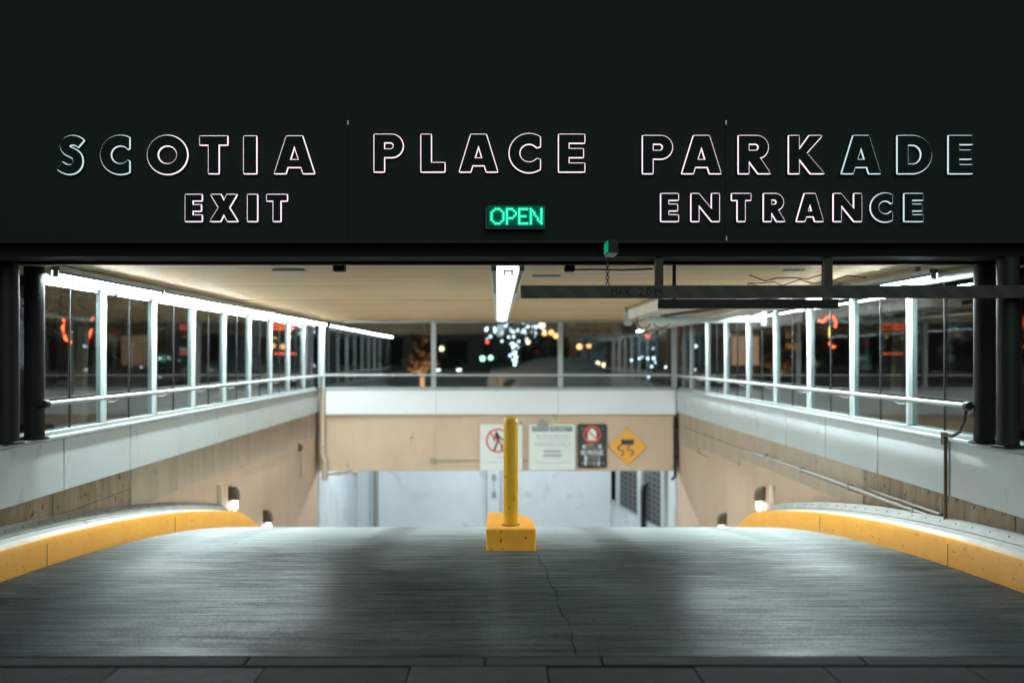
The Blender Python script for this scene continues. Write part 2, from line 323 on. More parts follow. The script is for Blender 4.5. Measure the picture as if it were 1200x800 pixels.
# ------------------------------------------------------------------ mesh building helpers
WLOC = {}
class MB:
    def __init__(self): self.v = []; self.f = []
    def add(self, vs, fs):
        o = len(self.v); self.v += [tuple(p) for p in vs]; self.f += [tuple(i + o for i in f) for f in fs]; return self
    def box(self, x0, x1, y0, y1, z0, z1):
        return self.add([(x0,y0,z0),(x1,y0,z0),(x1,y1,z0),(x0,y1,z0),(x0,y0,z1),(x1,y0,z1),(x1,y1,z1),(x0,y1,z1)],
                        [(0,3,2,1),(4,5,6,7),(0,1,5,4),(1,2,6,5),(2,3,7,6),(3,0,4,7)])
    def tube(self, path, r, n=10, closed=False, cap=True):
        from mathutils import Vector
        P = [Vector(p) for p in path]; m = len(P)
        rs = r if isinstance(r, (list, tuple)) else [r] * m
        o = len(self.v); prev = None
        for i in range(m):
            if closed: t = (P[(i+1) % m] - P[i-1])
            else: t = P[min(i+1, m-1)] - P[max(i-1, 0)]
            t.normalize()
            if prev is None:
                a = Vector((0,0,1)) if abs(t.z) < 0.9 else Vector((1,0,0))
                u = t.cross(a).normalized()
            else:
                u = (prev - t * prev.dot(t)).normalized()
            prev = u; w = t.cross(u)
            for k in range(n):
                a = 2*pi*k/n
                q = P[i] + (u*cos(a) + w*sin(a)) * rs[i]
                self.v.append(tuple(q))
        for i in range(m if closed else m-1):
            j = (i+1) % m
            for k in range(n):
                self.f.append((o+i*n+k, o+i*n+(k+1) % n, o+j*n+(k+1) % n, o+j*n+k))
        if cap and not closed:
            self.f.append(tuple(o+k for k in range(n-1, -1, -1))); self.f.append(tuple(o+(m-1)*n+k for k in range(n)))
        return self
    def lathe(self, prof, c, n=20, axis='z'):
        o = len(self.v); m = len(prof)
        for r, h in prof:
            for k in range(n):
                a = 2*pi*k/n
                if axis == 'z': self.v.append((c[0]+r*cos(a), c[1]+r*sin(a), c[2]+h))
                elif axis == 'x': self.v.append((c[0]+h, c[1]+r*cos(a), c[2]+r*sin(a)))
                else: self.v.append((c[0]+r*cos(a), c[1]+h, c[2]+r*sin(a)))
        for i in range(m-1):
            for k in range(n):
                self.f.append((o+i*n+k, o+i*n+(k+1) % n, o+(i+1)*n+(k+1) % n, o+(i+1)*n+k))
        self.f.append(tuple(o+k for k in range(n-1, -1, -1))); self.f.append(tuple(o+(m-1)*n+k for k in range(n)))
        return self
    def sphere(self, c, r, n=10, m=6):
        return self.lathe([(max(r*sin(pi*i/m), r*0.02), -r*cos(pi*i/m)) for i in range(m+1)], c, n)
    def prism_y(self, pts, y0, y1):          # outline in XZ, thickness in Y
        n = len(pts)
        vs = [(x, y0, z) for x, z in pts] + [(x, y1, z) for x, z in pts]
        return self.add(vs, [tuple(range(n)), tuple(range(2*n-1, n-1, -1))] + [(i, i+n, (i+1) % n+n, (i+1) % n) for i in range(n)])
    def prism_z(self, pts, z0, z1):
        n = len(pts)
        vs = [(x, y, z0) for x, y in pts] + [(x, y, z1) for x, y in pts]
        return self.add(vs, [tuple(range(n-1, -1, -1)), tuple(range(n, 2*n))] + [(i, (i+1) % n, (i+1) % n+n, i+n) for i in range(n)])
    def sweep(self, prof, ys, zf):           # cross-section in XZ carried along Y with height offset zf(y)
        n = len(prof); o = len(self.v)
        for y in ys:
            for x, z in prof: self.v.append((x, y, z + zf(y)))
        for i in range(len(ys)-1):
            for k in range(n):
                self.f.append((o+i*n+k, o+(i+1)*n+k, o+(i+1)*n+(k+1) % n, o+i*n+(k+1) % n))
        self.f.append(tuple(o+k for k in range(n))); self.f.append(tuple(o+(len(ys)-1)*n+k for k in range(n-1, -1, -1)))
        return self
    def build(self, name, mat, parent=None, bevel=0, smooth=False, label=None, cat=None, group=None, kind=None, normals=True):
        if parent is not None: loc = WLOC[parent.name]
        else:
            xs = [p[0] for p in self.v]; ys = [p[1] for p in self.v]; zs = [p[2] for p in self.v]
            loc = ((min(xs)+max(xs))/2, (min(ys)+max(ys))/2, min(zs))
        me = bpy.data.meshes.new(name)
        me.from_pydata([(p[0]-loc[0], p[1]-loc[1], p[2]-loc[2]) for p in self.v], [], self.f)
        if normals:
            bm = bmesh.new(); bm.from_mesh(me); bmesh.ops.recalc_face_normals(bm, faces=bm.faces); bm.to_mesh(me); bm.free()
        me.materials.append(MATS[mat])
        if smooth:
            for p in me.polygons: p.use_smooth = True
            me.set_sharp_from_angle(angle=R(40))
        o = bpy.data.objects.new(name, me); COL.objects.link(o)
        if parent is not None:
            o.parent = parent; WLOC[o.name] = loc
        else:
            o.location = loc; WLOC[o.name] = loc
        if bevel:
            b = o.modifiers.new('bevel', 'BEVEL'); b.width = bevel; b.segments = 2; b.limit_method = 'ANGLE'; b.angle_limit = R(40)
        tag(o, label, cat, group, kind)
        return o

def tag(o, label=None, cat=None, group=None, kind=None):
    if label: o['label'] = label
    if cat: o['category'] = cat
    if group: o['group'] = group
    if kind: o['kind'] = kind
    return o

def thing(name, loc, label, cat, group=None, kind=None):
    o = bpy.data.objects.new(name, None); COL.objects.link(o)
    o.empty_display_size = 0.2
    o.location = loc; WLOC[o.name] = tuple(loc)
    return tag(o, label, cat, group, kind)

def copy_tree(o, parent=None):
    c = o.copy(); COL.objects.link(c); c.parent = parent
    WLOC[c.name] = WLOC.get(o.name, (0, 0, 0))
    for ch in list(o.children): copy_tree(ch, c)
    return c

def place(o, loc, rz=0.0, scale=1.0, label=None):
    o.location = loc; o.rotation_euler = (0, 0, rz); o.scale = (scale,)*3; WLOC[o.name] = tuple(loc)
    if label: o['label'] = label
    return o

def curve_mesh(loops, extrude=0.0, bevel=0.0, fill=True, offset=0.0):
    """closed 2-D loops -> verts/faces in XY (curve filling handles the holes)"""
    cu = bpy.data.curves.new('tmp', 'CURVE')
    cu.dimensions = '2D' if fill else '3D'
    if fill: cu.fill_mode = 'BOTH'
    cu.extrude = extrude; cu.bevel_depth = bevel; cu.bevel_resolution = 1; cu.offset = offset
    for lp in loops:
        sp = cu.splines.new('POLY'); sp.points.add(len(lp)-1); sp.use_cyclic_u = True
        for p, (x, y) in zip(sp.points, lp): p.co = (x, y, 0, 1)
    ob = bpy.data.objects.new('tmp', cu); COL.objects.link(ob)
    dg = bpy.context.evaluated_depsgraph_get()
    me = bpy.data.meshes.new_from_object(ob.evaluated_get(dg))
    vs = [tuple(v.co) for v in me.vertices]; fs = [tuple(p.vertices) for p in me.polygons]
    bpy.data.objects.remove(ob); bpy.data.curves.remove(cu); bpy.data.meshes.remove(me)
    return vs, fs

def text_mesh(s, bold=0.0, extrude=0.0):
    cu = bpy.data.curves.new('tmp', 'FONT'); cu.body = s; cu.size = 1.0; cu.offset = bold; cu.extrude = extrude; cu.resolution_u = 3
    ob = bpy.data.objects.new('tmp', cu); COL.objects.link(ob)
    dg = bpy.context.evaluated_depsgraph_get()
    me = bpy.data.meshes.new_from_object(ob.evaluated_get(dg))
    vs = [tuple(v.co) for v in me.vertices]; fs = [tuple(p.vertices) for p in me.polygons]
    bpy.data.objects.remove(ob); bpy.data.curves.remove(cu); bpy.data.meshes.remove(me)
    return vs, fs

def text_box(mb, s, x0, x1, z0, z1, y, bold=0.0, thick=0.0):
    """text fitted into a rectangle on the plane Y = y, facing -Y"""
    vs, fs = text_mesh(s, bold)
    ax0 = min(v[0] for v in vs); ax1 = max(v[0] for v in vs); ay0 = min(v[1] for v in vs); ay1 = max(v[1] for v in vs)
    sx = (x1-x0)/(ax1-ax0); sz = (z1-z0)/(ay1-ay0)
    return mb.add([(x0+(v[0]-ax0)*sx, y, z0+(v[1]-ay0)*sz) for v in vs], fs)

# ------------------------------------------------------------------ ramp profile
_tab = [0.0]
def _slope(y):
    if y < 4.5: return 0.0
    if y < 12.64: return 0.0214*(y-4.5)
    if y < 13.4: return 0.174 + (y-12.64)/0.76*0.226
    if y < 14: return 0.40 - (y-13.4)/0.6*0.10
    if y < 22.5: return 0.30
    if y < 26: return 0.30*(1-(y-22.5)/3.5)
    return 0.0
for i in range(1, 1300): _tab.append(_tab[-1] - _slope((i-0.5)*0.03)*0.03)
def g(y):
    if y <= 0: return 0.0
    t = y/0.03; i = min(int(t), len(_tab)-2)
    return _tab[i] + (_tab[i+1]-_tab[i])*(t-i)

W = 3.6              # half width between the side parapets
YE = 20.0            # end wall
ZC = CH + 0.72       # ceiling
PT, PB = CH - 0.64, CH - 1.107      # parapet top and bottom
BB = CH - 2.30       # underside of the end beam

# ------------------------------------------------------------------ ground
mb = MB()
X0, X1, HY0, HY1, BIG = -4.05, 4.05, 2.4, 20.45, 300
for (a, b, c, d) in ((-BIG, BIG, -60, HY0), (-BIG, X0, HY0, HY1), (X1, BIG, HY0, HY1), (-BIG, BIG, HY1, BIG)):
    mb.add([(a, c, -0.02), (b, c, -0.02), (b, d, -0.02), (a, d, -0.02)], [(0, 1, 2, 3)])
mb.build('ground', 'asphalt', kind='structure', normals=False, label='dark street asphalt around the ramp', cat='ground')

pav = MB().box(X0, X1, HY0, 4.88, -0.12, -0.05).build('pavement', 'road_bed', kind='structure', label='dark paving in front of the ramp', cat='pavement')
edges = [-3.95, -3.3, -2.55, -1.78, -1.09, -0.41, 0.23, 0.92, 1.53, 2.2, 2.9, 3.95]
for r_, (ya, yb) in enumerate(((2.5, 3.3), (3.3, 4.0), (4.0, 4.68))):
    for i in range(len(edges)-1):
        sh = 0.3*(r_ % 2 == 0) if r_ < 2 else 0
        dz = random.uniform(-0.006, 0.003)
        kind = 'paving_plate' if (r_ == 2 and i in (3, 5)) else 'paving'
        MB().box(edges[i]+0.003+sh, edges[i+1]-0.003+sh, ya+0.004, yb-0.004, -0.06, dz-0.003).build('paving_slab', kind, pav, bevel=0.004)
for i, (a, b) in enumerate(((-3.95, -1.2), (-1.2, -0.06), (-0.06, 0.5), (0.5, 1.75), (1.75, 3.95))):
    MB().box(a+0.005, b-0.005, 4.69, 4.82, -0.06, random.uniform(-0.003, 0.003)).build('edge_strip', 'paving', pav, bevel=0.004)

ys = [4.83 + (27.4-4.83)*i/150 for i in range(151)]
ramp = MB().sweep([(-3.64, -0.09), (3.64, -0.09), (3.64, -0.16), (-3.64, -0.16)], ys, g).build('ramp', 'road_bed', kind='structure', label='concrete driveway ramp running down into the parkade', cat='ramp')
def joint(y):
    t = (y-4.95)/3.25
    base = 0.392 - 0.076*min(t, 1.0)
    return base + 0.005*sin(y*23) + 0.010*sin(y*7.1+1) + 0.004*sin(y*61)
def slab(side, ys2):
    b = MB(); o = 0
    cols = 6
    for y in ys2:
        j = joint(y) + (0.0015+0.003*abs(sin(y*31)*sin(y*4.7)))*(-1 if side < 0 else 1)
        xe = -3.52 if side < 0 else 3.52
        for k in range(cols+1):
            b.v.append((j+(xe-j)*k/cols, y, g(y)))
        b.v.append((j, y, g(y)-0.085))
    n = cols+2
    for i in range(len(ys2)-1):
        for k in range(cols):
            q = (i*n+k, i*n+k+1, (i+1)*n+k+1, (i+1)*n+k)
            b.f.append(q if side > 0 else q[::-1])
        q = (i*n, (i+1)*n, (i+1)*n+n-1, i*n+n-1)
        b.f.append(q)
    b.f.append(tuple(range(cols+1)) + (n-1,))
    return b
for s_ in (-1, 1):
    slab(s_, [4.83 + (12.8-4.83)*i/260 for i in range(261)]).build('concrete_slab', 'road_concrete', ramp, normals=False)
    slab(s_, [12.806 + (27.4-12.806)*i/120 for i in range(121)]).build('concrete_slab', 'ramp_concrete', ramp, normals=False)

# ------------------------------------------------------------------ kerbs with metal flashing
kys = [5.0 + 15.0*i/110 for i in range(111)]
for s_, side in ((-1, 'left'), (1, 'right')):
    def mx(pts): return [(s_*x, z) for x, z in pts]
    k = thing('kerb', (s_*3.38, 5.0, 0), 'yellow painted concrete kerb humped along the %s side of the ramp' % side, 'kerb', 'kerbs of the ramp')
    MB().sweep(mx([(3.31, -0.12), (3.315, 0.17), (3.335, 0.196), (3.47, 0.205), (3.47, -0.12)]), kys, g).build('kerb_body', 'kerb_concrete', k, smooth=True)
    b = MB(); n = 5
    for y in [5.0 + 15.0*i/260 for i in range(261)]:
        wv = 0.010*sin(y*5.3+s_) + 0.007*sin(y*13.7) + 0.004*sin(y*37)
        for x, z in ((3.303, -0.10), (3.308, 0.165), (3.329, 0.1985), (3.352+wv, 0.2005), (3.352+wv, 0.15)):
            b.v.append((s_*x, y, g(y)+z))
    for i in range(260):
        for q in range(n-1): b.f.append((i*n+q, (i+1)*n+q, (i+1)*n+q+1, i*n+q+1))
    b.build('painted_face', 'kerb_yellow', k, smooth=True)
    for yj in (7.3, 10.2):
        MB().box(min(s_*3.300, s_*3.3035), max(s_*3.300, s_*3.3035), yj-0.0012, yj+0.0012, g(yj)-0.05, g(yj)+0.165).build('joint_line', 'bronze', k)
    fl = thing('flashing', (s_*3.55, 5.0, 0), 'bolted grey metal flashing strip behind the %s yellow kerb' % side, 'flashing', 'flashing strips behind the kerbs')
    MB().sweep(mx([(3.475, 0.19), (3.535, 0.222), (3.53, 0.23), (3.475, 0.20)]), kys, g).build('lower_strip', 'galvanised', fl)
    MB().sweep(mx([(3.53, 0.218), (3.60, 0.292), (3.594, 0.298), (3.522, 0.232)]), kys, g).build('upper_strip', 'galvanised', fl)
    MB().sweep(mx([(3.60, 0.28), (3.66, 0.285), (3.66, 0.15), (3.60, 0.15)]), kys, g).build('backing', 'galvanised', fl)
    me0 = None
    y = 5.3
    while y < 13.0:
        q = MB().lathe([(0.009, 0), (0.009, 0.006), (0.005, 0.009)], (s_*3.56, y, g(y)+0.262), 6)
        if me0 is None:
            o0 = q.build('bolt', 'dark_bolt', fl); me0 = o0; y0 = y
        else:
            o = me0.copy(); COL.objects.link(o); o.location = (0, y-y0, g(y)-g(y0))
        y += 0.27

# ------------------------------------------------------------------ retaining walls
def wall_side(s_, side):
    w = thing('retaining_wall', (s_*3.8, 5.0, -4), 'tan concrete retaining wall under the %s parapet with stepped joints' % side, 'wall', 'side walls of the ramp')
    xa, xb = s_*3.64, s_*4.0
    def bx(name, y0, y1, z0, z1, proud, mat, bev=0.006):
        x0 = s_*(3.66-proud)
        return MB().box(min(x0, xb), max(x0, xb), y0, y1, z0, z1).build(name, mat, w, bevel=bev)
    MB().box(min(s_*3.68, xb), max(s_*3.68, xb), 5.0, 20.4, -4.3, PB+0.3).build('wall_core', 'tan_wall', w)
    top = PB+0.02
    def block(y0, y1, z0, z1, proud, mat): bx('block', y0+0.004, y1-0.004, z0+0.003, z1-0.003, proud+random.uniform(-0.003, 0.003), mat)
    s1 = CH-1.31; s2 = CH-1.52
    near = [5.0, 6.1, 7.0, 7.72, 8.15, 9.0, 9.9]
    for a, b_ in zip(near[:-1], near[1:]):
        block(a, b_, s1, top, 0.02, 'rough_block')
    for a, b_ in ((5.0, 7.4), (7.4, 9.9)): block(a, b_, s2, s1, 0.012, 'rough_block')
    if s_ < 0:
        segs = [(9.9, 14.2, s2), (14.2, 20.0, CH-1.59)]
        cuts = [9.9, 11.3, 12.75, 14.2, 17.2, 20.0]
    else:
        segs = [(9.9, 15.0, s2), (15.0, 18.1, CH-1.64), (18.1, 20.0, CH-1.75)]
        cuts = [9.9, 11.4, 12.9, 15.0, 18.1, 20.0]
    for a, b_ in zip(cuts[:-1], cuts[1:]):
        zz = [z for (p, q, z) in segs if p <= a < q][0]
        if s_ > 0:
            block(a, b_, CH-1.37, top, 0.016, 'clean_block'); block(a, b_, zz, CH-1.37, 0.02, 'clean_block')
        else:
            block(a, b_, zz, top, 0.02, 'clean_block')
    low = [5.0, 8.0, 11.2, 14.2, 17.3, 20.0]
    for a, b_ in zip(low[:-1], low[1:]):
        bx('wall_slab', a+0.003, b_-0.003, -4.25, s2 if s_ < 0 else CH-1.75 if a > 17 else s2, 0.002, 'tan_wall', 0.004)
    return w
wl = wall_side(-1, 'left'); wr = wall_side(1, 'right')

# ------------------------------------------------------------------ parapets clad in metal panels
def parapet_side(s_, side, first):
    p = thing('parapet', (s_*3.75, 12.5, PB), 'low %s parapet clad in pale grey metal panels below the glass' % side, 'parapet', 'panel clad parapets')
    MB().box(min(s_*3.66, s_*3.98), max(s_*3.66, s_*3.98), 5.0, 20.35, PB+0.02, PT-0.02).build('core', 'gap_dark', p)
    cuts = [5.0]; y = first-1.5
    while y < 20.0:
        if y > 5.2: cuts.append(y)
        y += 1.5
    cuts.append(20.0)
    for a, b_ in zip(cuts[:-1], cuts[1:]):
        gp = 0.012
        MB().box(min(s_*3.60, s_*3.655), max(s_*3.60, s_*3.655), a+gp, b_-gp, PB, PT-0.035).build('panel', 'panel_metal', p, bevel=0.006)
    MB().box(min(s_*3.585, s_*4.0), max(s_*3.585, s_*4.0), 5.0, 19.98, PT-0.032, PT).build('coping', 'frame_white', p, bevel=0.008)
parapet_side(-1, 'left', 8.27); parapet_side(1, 'right', 7.93)
pe = thing('parapet', (0, YE+0.2, PB), 'white panel parapet across the far end above the beam', 'parapet', 'panel clad parapets')
MB().box(-3.58, 3.58, YE+0.06, YE+0.38, PB+0.02, PT-0.03).build('core', 'gap_dark', pe)
for a, b_ in ((-3.595, -1.24), (-1.24, 1.22), (1.22, 3.595)):
    MB().box(a+0.003, b_-0.003, YE, YE+0.055, PB-0.05, PT-0.035).build('panel', 'panel_white', pe, bevel=0.005)
MB().box(-3.58, 3.58, YE-0.015, YE+0.40, PT-0.032, PT-0.002).build('coping', 'frame_white', pe, bevel=0.008)

# ------------------------------------------------------------------ glazed screens
GT = CH + 0.685
def glazing_side(s_, side, start, mulls):
    gz = thing('glazed_screen', (s_*3.66, 13, PT), 'tall white framed glass screen along the %s parapet' % side, 'glass screen', 'glass screens above the parapets')
    def X(a, b_): return (min(s_*a, s_*b_), max(s_*a, s_*b_))
    xa, xb = X(3.63, 3.70)
    MB().box(xa, xb, start, 19.95, PT, PT+0.035).build('bottom_rail', 'frame_white', gz, bevel=0.004)
    MB().box(xa, xb, start, 19.95, GT-0.075, GT).build('top_rail', 'frame_white', gz, bevel=0.004)
    for y in mulls:
        MB().box(*X(3.625, 3.705), y-0.028, y+0.028, PT+0.036, GT-0.076).build('mullion', 'frame_white', gz, bevel=0.005)
    edges = [start] + mulls + [19.95]
    for a, b_ in zip(edges[:-1], edges[1:]):
        a2 = a + (0.029 if a != start else 0.004); b2 = b_ - 0.029
        if b2-a2 < 0.15: continue
        m_ = (a2+b2)/2
        if b2-a2 > 0.7:
            parts = ((a2, m_-0.004), (m_+0.004, b2))
            MB().box(*X(3.655, 3.675), m_-0.0035, m_+0.0035, PT+0.036, GT-0.076).build('pane_joint', 'gasket', gz)
        else: parts = ((a2, b2),)
        for q, w_ in parts:
            MB().box(*X(3.661, 3.669), q, w_, PT+0.036, GT-0.076).build('pane', 'window_glass', gz)
glazing_side(-1, 'left', 7.86, [9.21+1.36*i for i in range(8)])
glazing_side(1, 'right', 7.52, [8.81+1.42*i for i in range(8)])
ge = thing('glazed_screen', (0, YE+0.1, PT), 'white framed glass screen across the far end over the white parapet', 'glass screen', 'glass screens above the parapets')
MB().box(-3.60, 3.60, YE+0.05, YE+0.13, PT, PT+0.03).build('bottom_rail', 'frame_white', ge, bevel=0.004)
MB().box(-3.60, 3.60, YE+0.05, YE+0.13, GT+0.0, GT+0.033).build('top_rail', 'frame_white', ge, bevel=0.004)
em = [-3.56, ux(508, YE), ux(657, YE), 3.56]
for x in em: MB().box(x-0.05, x+0.05, YE+0.03, YE+0.13, PT+0.031, GT-0.001).build('mullion', 'frame_white', ge, bevel=0.005)
for a, b_ in zip(em[:-1], em[1:]):
    MB().box(a+0.052, b_-0.052, YE+0.085, YE+0.093, PT+0.031, GT-0.001).build('pane', 'coated_glass', ge)

# handrails
def handrail(pts, brs, label, s_=0):
    h = thing('handrail', (pts[0][0], pts[0][1], PT), label, 'handrail', 'white handrails')
    MB().tube(pts, 0.02, 12).build('rail', 'pipe_white', h, smooth=True)
    for (x, y, z, dx, dy) in brs:
        MB().tube([(x, y, z-0.02), (x+dx*0.5, y+dy*0.5, z-0.05), (x+dx, y+dy, z-0.05)], 0.008, 6).build('bracket', 'steel', h)
    return h
HZ = CH - 0.365
hl = handrail([(-3.50, 7.72, HZ), (-3.50, 19.9, HZ)], [(-3.5, 9.21+1.36*i, HZ, -0.1, 0) for i in range(8)], 'white tube handrail in front of the left glass screen')
hr = handrail([(3.50, 7.42, HZ), (3.50, 19.9, HZ)], [(3.5, 8.81+1.42*i, HZ, 0.1, 0) for i in range(8)], 'white tube handrail in front of the right glass screen')
handrail([(-3.46, YE-0.08, HZ), (3.46, YE-0.08, HZ)], [(x, YE-0.08, HZ, 0, 0.1) for x in em[1:3]], 'white tube handrail across the far end glass')
for h, x, y in ((hl, -3.5, 7.68), (hr, 3.5, 7.38)):
    MB().lathe([(0.03, 0), (0.034, 0.012), (0.034, 0.05), (0.02, 0.06)], (x, y, HZ), 12, 'y').build('end_cap', 'black_rubber', h, smooth=True)
    MB().tube([(x, y+0.02, HZ), (x*1.03, y+0.01, HZ)], 0.012, 8).build('end_bracket', 'black_rubber', h)

# ------------------------------------------------------------------ far end beam and signs
bm_ = thing('end_beam', (0, YE+0.25, BB), 'tan concrete beam carrying the signs over the parkade entrance', 'beam')
for a, b_, py in ((-3.62, -1.32, 0), (-1.32, 1.25, 0.012), (1.25, 3.62, 0)):
    MB().box(a+0.006, b_-0.006, YE+0.08+py, YE+0.5, BB, PB-0.055).build('beam_segment', 'tan_beam', bm_, bevel=0.012)
for x in (-1.32, 1.25):
    MB().box(x-0.03, x+0.03, YE+0.07, YE+0.3, BB+0.01, PB-0.06).build('joint_strip', 'tan_wall', bm_)
MB().tube([(-1.29, YE+0.06, BB+0.21), (-0.35, YE+0.06, BB+0.21), (0.6, YE+0.06, BB+0.21)], 0.012, 8).build('conduit', 'conduit_grey', bm_)
MB().box(-1.36, -1.27, YE+0.02, YE+0.07, BB+0.17, BB+0.26).build('junction_box', 'conduit_grey', bm_, bevel=0.01)
MB().lathe([(0.11, -0.05), (0.11, 0), (0.07, 0.005)], (ux(636, YE), YE+0.05, uz(497, YE)), 18, 'y').build('round_bracket', 'conduit_grey', bm_)

SY = YE + 0.04
def rect_round(x0, x1, z0, z1, r=0.03, n=4):
    pts = []
    for cx, cz, a0 in ((x1-r, z1-r, 0), (x0+r, z1-r, 90), (x0+r, z0+r, 180), (x1-r, z0+r, 270)):
        for i in range(n+1):
            a = R(a0+90*i/n); pts.append((cx+r*cos(a), cz+r*sin(a)))
    return pts
def ring(mb, cx, cz, r0, r1, y, n=36):
    vs = [(cx+r0*cos(2*pi*i/n), y, cz+r0*sin(2*pi*i/n)) for i in range(n)] + [(cx+r1*cos(2*pi*i/n), y, cz+r1*sin(2*pi*i/n)) for i in range(n)]
    return mb.add(vs, [(i, (i+1) % n, (i+1) % n+n, i+n) for i in range(n)])
def strokes(mb, pts, w, y):
    for (x0, z0), (x1, z1) in zip(pts[:-1], pts[1:]):
        dx, dz = x1-x0, z1-z0; l = math.hypot(dx, dz) or 1; nx, nz = -dz/l*w/2, dx/l*w/2; ex, ez = dx/l*w*0.3, dz/l*w*0.3
        mb.add([(x0+nx-ex, y, z0+nz-ez), (x0-nx-ex, y, z0-nz-ez), (x1-nx+ex, y, z1-nz+ez), (x1+nx+ex, y, z1+nz+ez)], [(0, 1, 2, 3)])
    return mb
def disc(mb, cx, cz, rx, rz, y, n=16):
    return mb.add([(cx+rx*cos(2*pi*i/n), y, cz+rz*sin(2*pi*i/n)) for i in range(n)], [tuple(range(n))])
def pxr(x0, x1, y0, y1): return ux(x0, SY), ux(x1, SY), uz(y1, SY), uz(y0, SY)
PX = SY/F

# no pedestrians
x0, x1, z0, z1 = pxr(562.5, 612, 497, 551)
sg = thing('no_pedestrians_sign', ((x0+x1)/2, SY, z0), 'white sign with a walking figure crossed out in a red ring, behind the bollard', 'sign')
MB().prism_y(rect_round(x0, x1, z0, z1), SY, SY+0.012).build('sign_plate', 'sign_white', sg)
cx, cz = ux(583.5, SY), uz(516, SY); rr_ = 14.2*PX
b = MB()
disc(b, cx-0.03, cz+0.155, 0.028, 0.03, SY-0.003)
strokes(b, [(cx-0.02, cz+0.115), (cx+0.01, cz-0.01)], 0.075, SY-0.003)
strokes(b, [(cx+0.015, cz+0.0), (cx+0.07, cz-0.08), (cx+0.085, cz-0.19)], 0.035, SY-0.003)
strokes(b, [(cx+0.0, cz+0.0), (cx-0.035, cz-0.09), (cx-0.07, cz-0.185)], 0.038, SY-0.0032)
strokes(b, [(cx+0.01, cz+0.10), (cx+0.075, cz+0.045), (cx+0.11, cz+0.0)], 0.026, SY-0.0034)
strokes(b, [(cx-0.03, cz+0.10), (cx-0.085, cz+0.04), (cx-0.075, cz-0.01)], 0.026, SY-0.0034)
b.build('walking_figure', 'print_dark', sg)
b = MB(); ring(b, cx, cz, rr_-0.035, rr_, SY-0.005)
strokes(b, [(cx-rr_*0.68, cz+rr_*0.68), (cx+rr_*0.68, cz-rr_*0.68)], 0.036, SY-0.0052)
b.build('prohibition_ring', 'print_red', sg)
b = MB()
strokes(b, [(cx-0.02, uz(535.5, SY)), (cx+0.13, uz(535.5, SY))], 0.035, SY-0.003)
strokes(b, [(cx-0.2, uz(541.5, SY)), (cx+0.3, uz(541.5, SY))], 0.03, SY-0.003)
b.build('faded_print', 'print_pale', sg)

# private property
x0, x1, z0, z1 = pxr(620, 674, 497, 550.5)
sg = thing('private_property_sign', ((x0+x1)/2, SY, z0), 'white square parking notice with a teal PRIVATE PROPERTY heading', 'sign')
MB().prism_y(rect_round(x0, x1, z0, z1), SY, SY+0.012).build('sign_plate', 'sign_white', sg)
b = MB()
for xa, xb in ((623.5, 643), (644.5, 670.5)):
    q = pxr(xa, xb, 499.5, 505); b.add([(q[0], SY-0.003, q[2]), (q[1], SY-0.003, q[2]), (q[1], SY-0.003, q[3]), (q[0], SY-0.003, q[3])], [(0, 1, 2, 3)])
b.build('heading_band', 'print_teal', sg)
b = MB(); q = pxr(624.5, 642, 500.6, 503.9); text_box(b, 'PRIVATE', *q, SY-0.0055, 0.012)
q = pxr(645.5, 669.5, 500.6, 503.9); text_box(b, 'PROPERTY', *q, SY-0.0055, 0.012)
b.build('heading_text', 'print_white', sg)
b = MB(); q = pxr(628.5, 667, 509, 514.5); text_box(b, 'AUTHORIZED', *q, SY-0.003)
q = pxr(626, 669, 517.5, 523); text_box(b, 'PARKING ONLY', *q, SY-0.003)
b.build('main_text', 'print_grey', sg)
b = MB(); rnd = random.Random(3)
for (xa, xb, yy) in ((637.5, 657, 528.5), (637, 657, 533.5)):
    x = xa
    while x < xb:
        w_ = rnd.uniform(1.6, 2.6)
        strokes(b, [(ux(x, SY), uz(yy, SY)), (ux(min(x+w_*0.75, xb), SY), uz(yy, SY))], 2.4*PX, SY-0.003); x += w_
b.build('small_print', 'print_grey', sg)
b = MB(); strokes(b, [(ux(628, SY), uz(541, SY)), (ux(638, SY), uz(542.3, SY)), (ux(648, SY), uz(542.8, SY)), (ux(658, SY), uz(542.3, SY)), (ux(667, SY), uz(541, SY))], 1.3*PX, SY-0.003)
b.build('faded_print', 'print_pale', sg)

# black propane notice
x0, x1, z0, z1 = pxr(677, 711.5, 496.5, 548)
sg = thing('propane_notice', ((x0+x1)/2, SY, z0), 'black upright notice with a crossed out white gas tank and white wording', 'sign')
MB().prism_y(rect_round(x0, x1, z0, z1, 0.04), SY, SY+0.012).build('sign_plate', 'sign_black', sg)
cx, cz, rr_ = ux(693.8, SY), uz(509, SY), 10.5*PX
b = MB(); b.add([(cx+px_*PX, SY-0.003, cz+pz_*PX) for px_, pz_ in ((-5, -7), (5.2, -7), (5.2, 3), (3, 5.5), (1.8, 5.8), (1.8, 7), (-1.8, 7), (-1.8, 5.8), (-3, 5.5), (-5, 2))], [tuple(range(10))])
b.build('gas_tank', 'print_white', sg)
b = MB(); ring(b, cx, cz, rr_-0.038, rr_, SY-0.005); strokes(b, [(cx-rr_*0.7, cz+rr_*0.7), (cx+rr_*0.7, cz-rr_*0.7)], 0.028, SY-0.0052)
b.build('prohibition_ring', 'print_red', sg)
b = MB(); q = pxr(681, 706.5, 527, 533); text_box(b, 'NO PROPANE', *q, SY-0.003, 0.03)
b.build('main_text', 'print_white', sg)
b = MB()
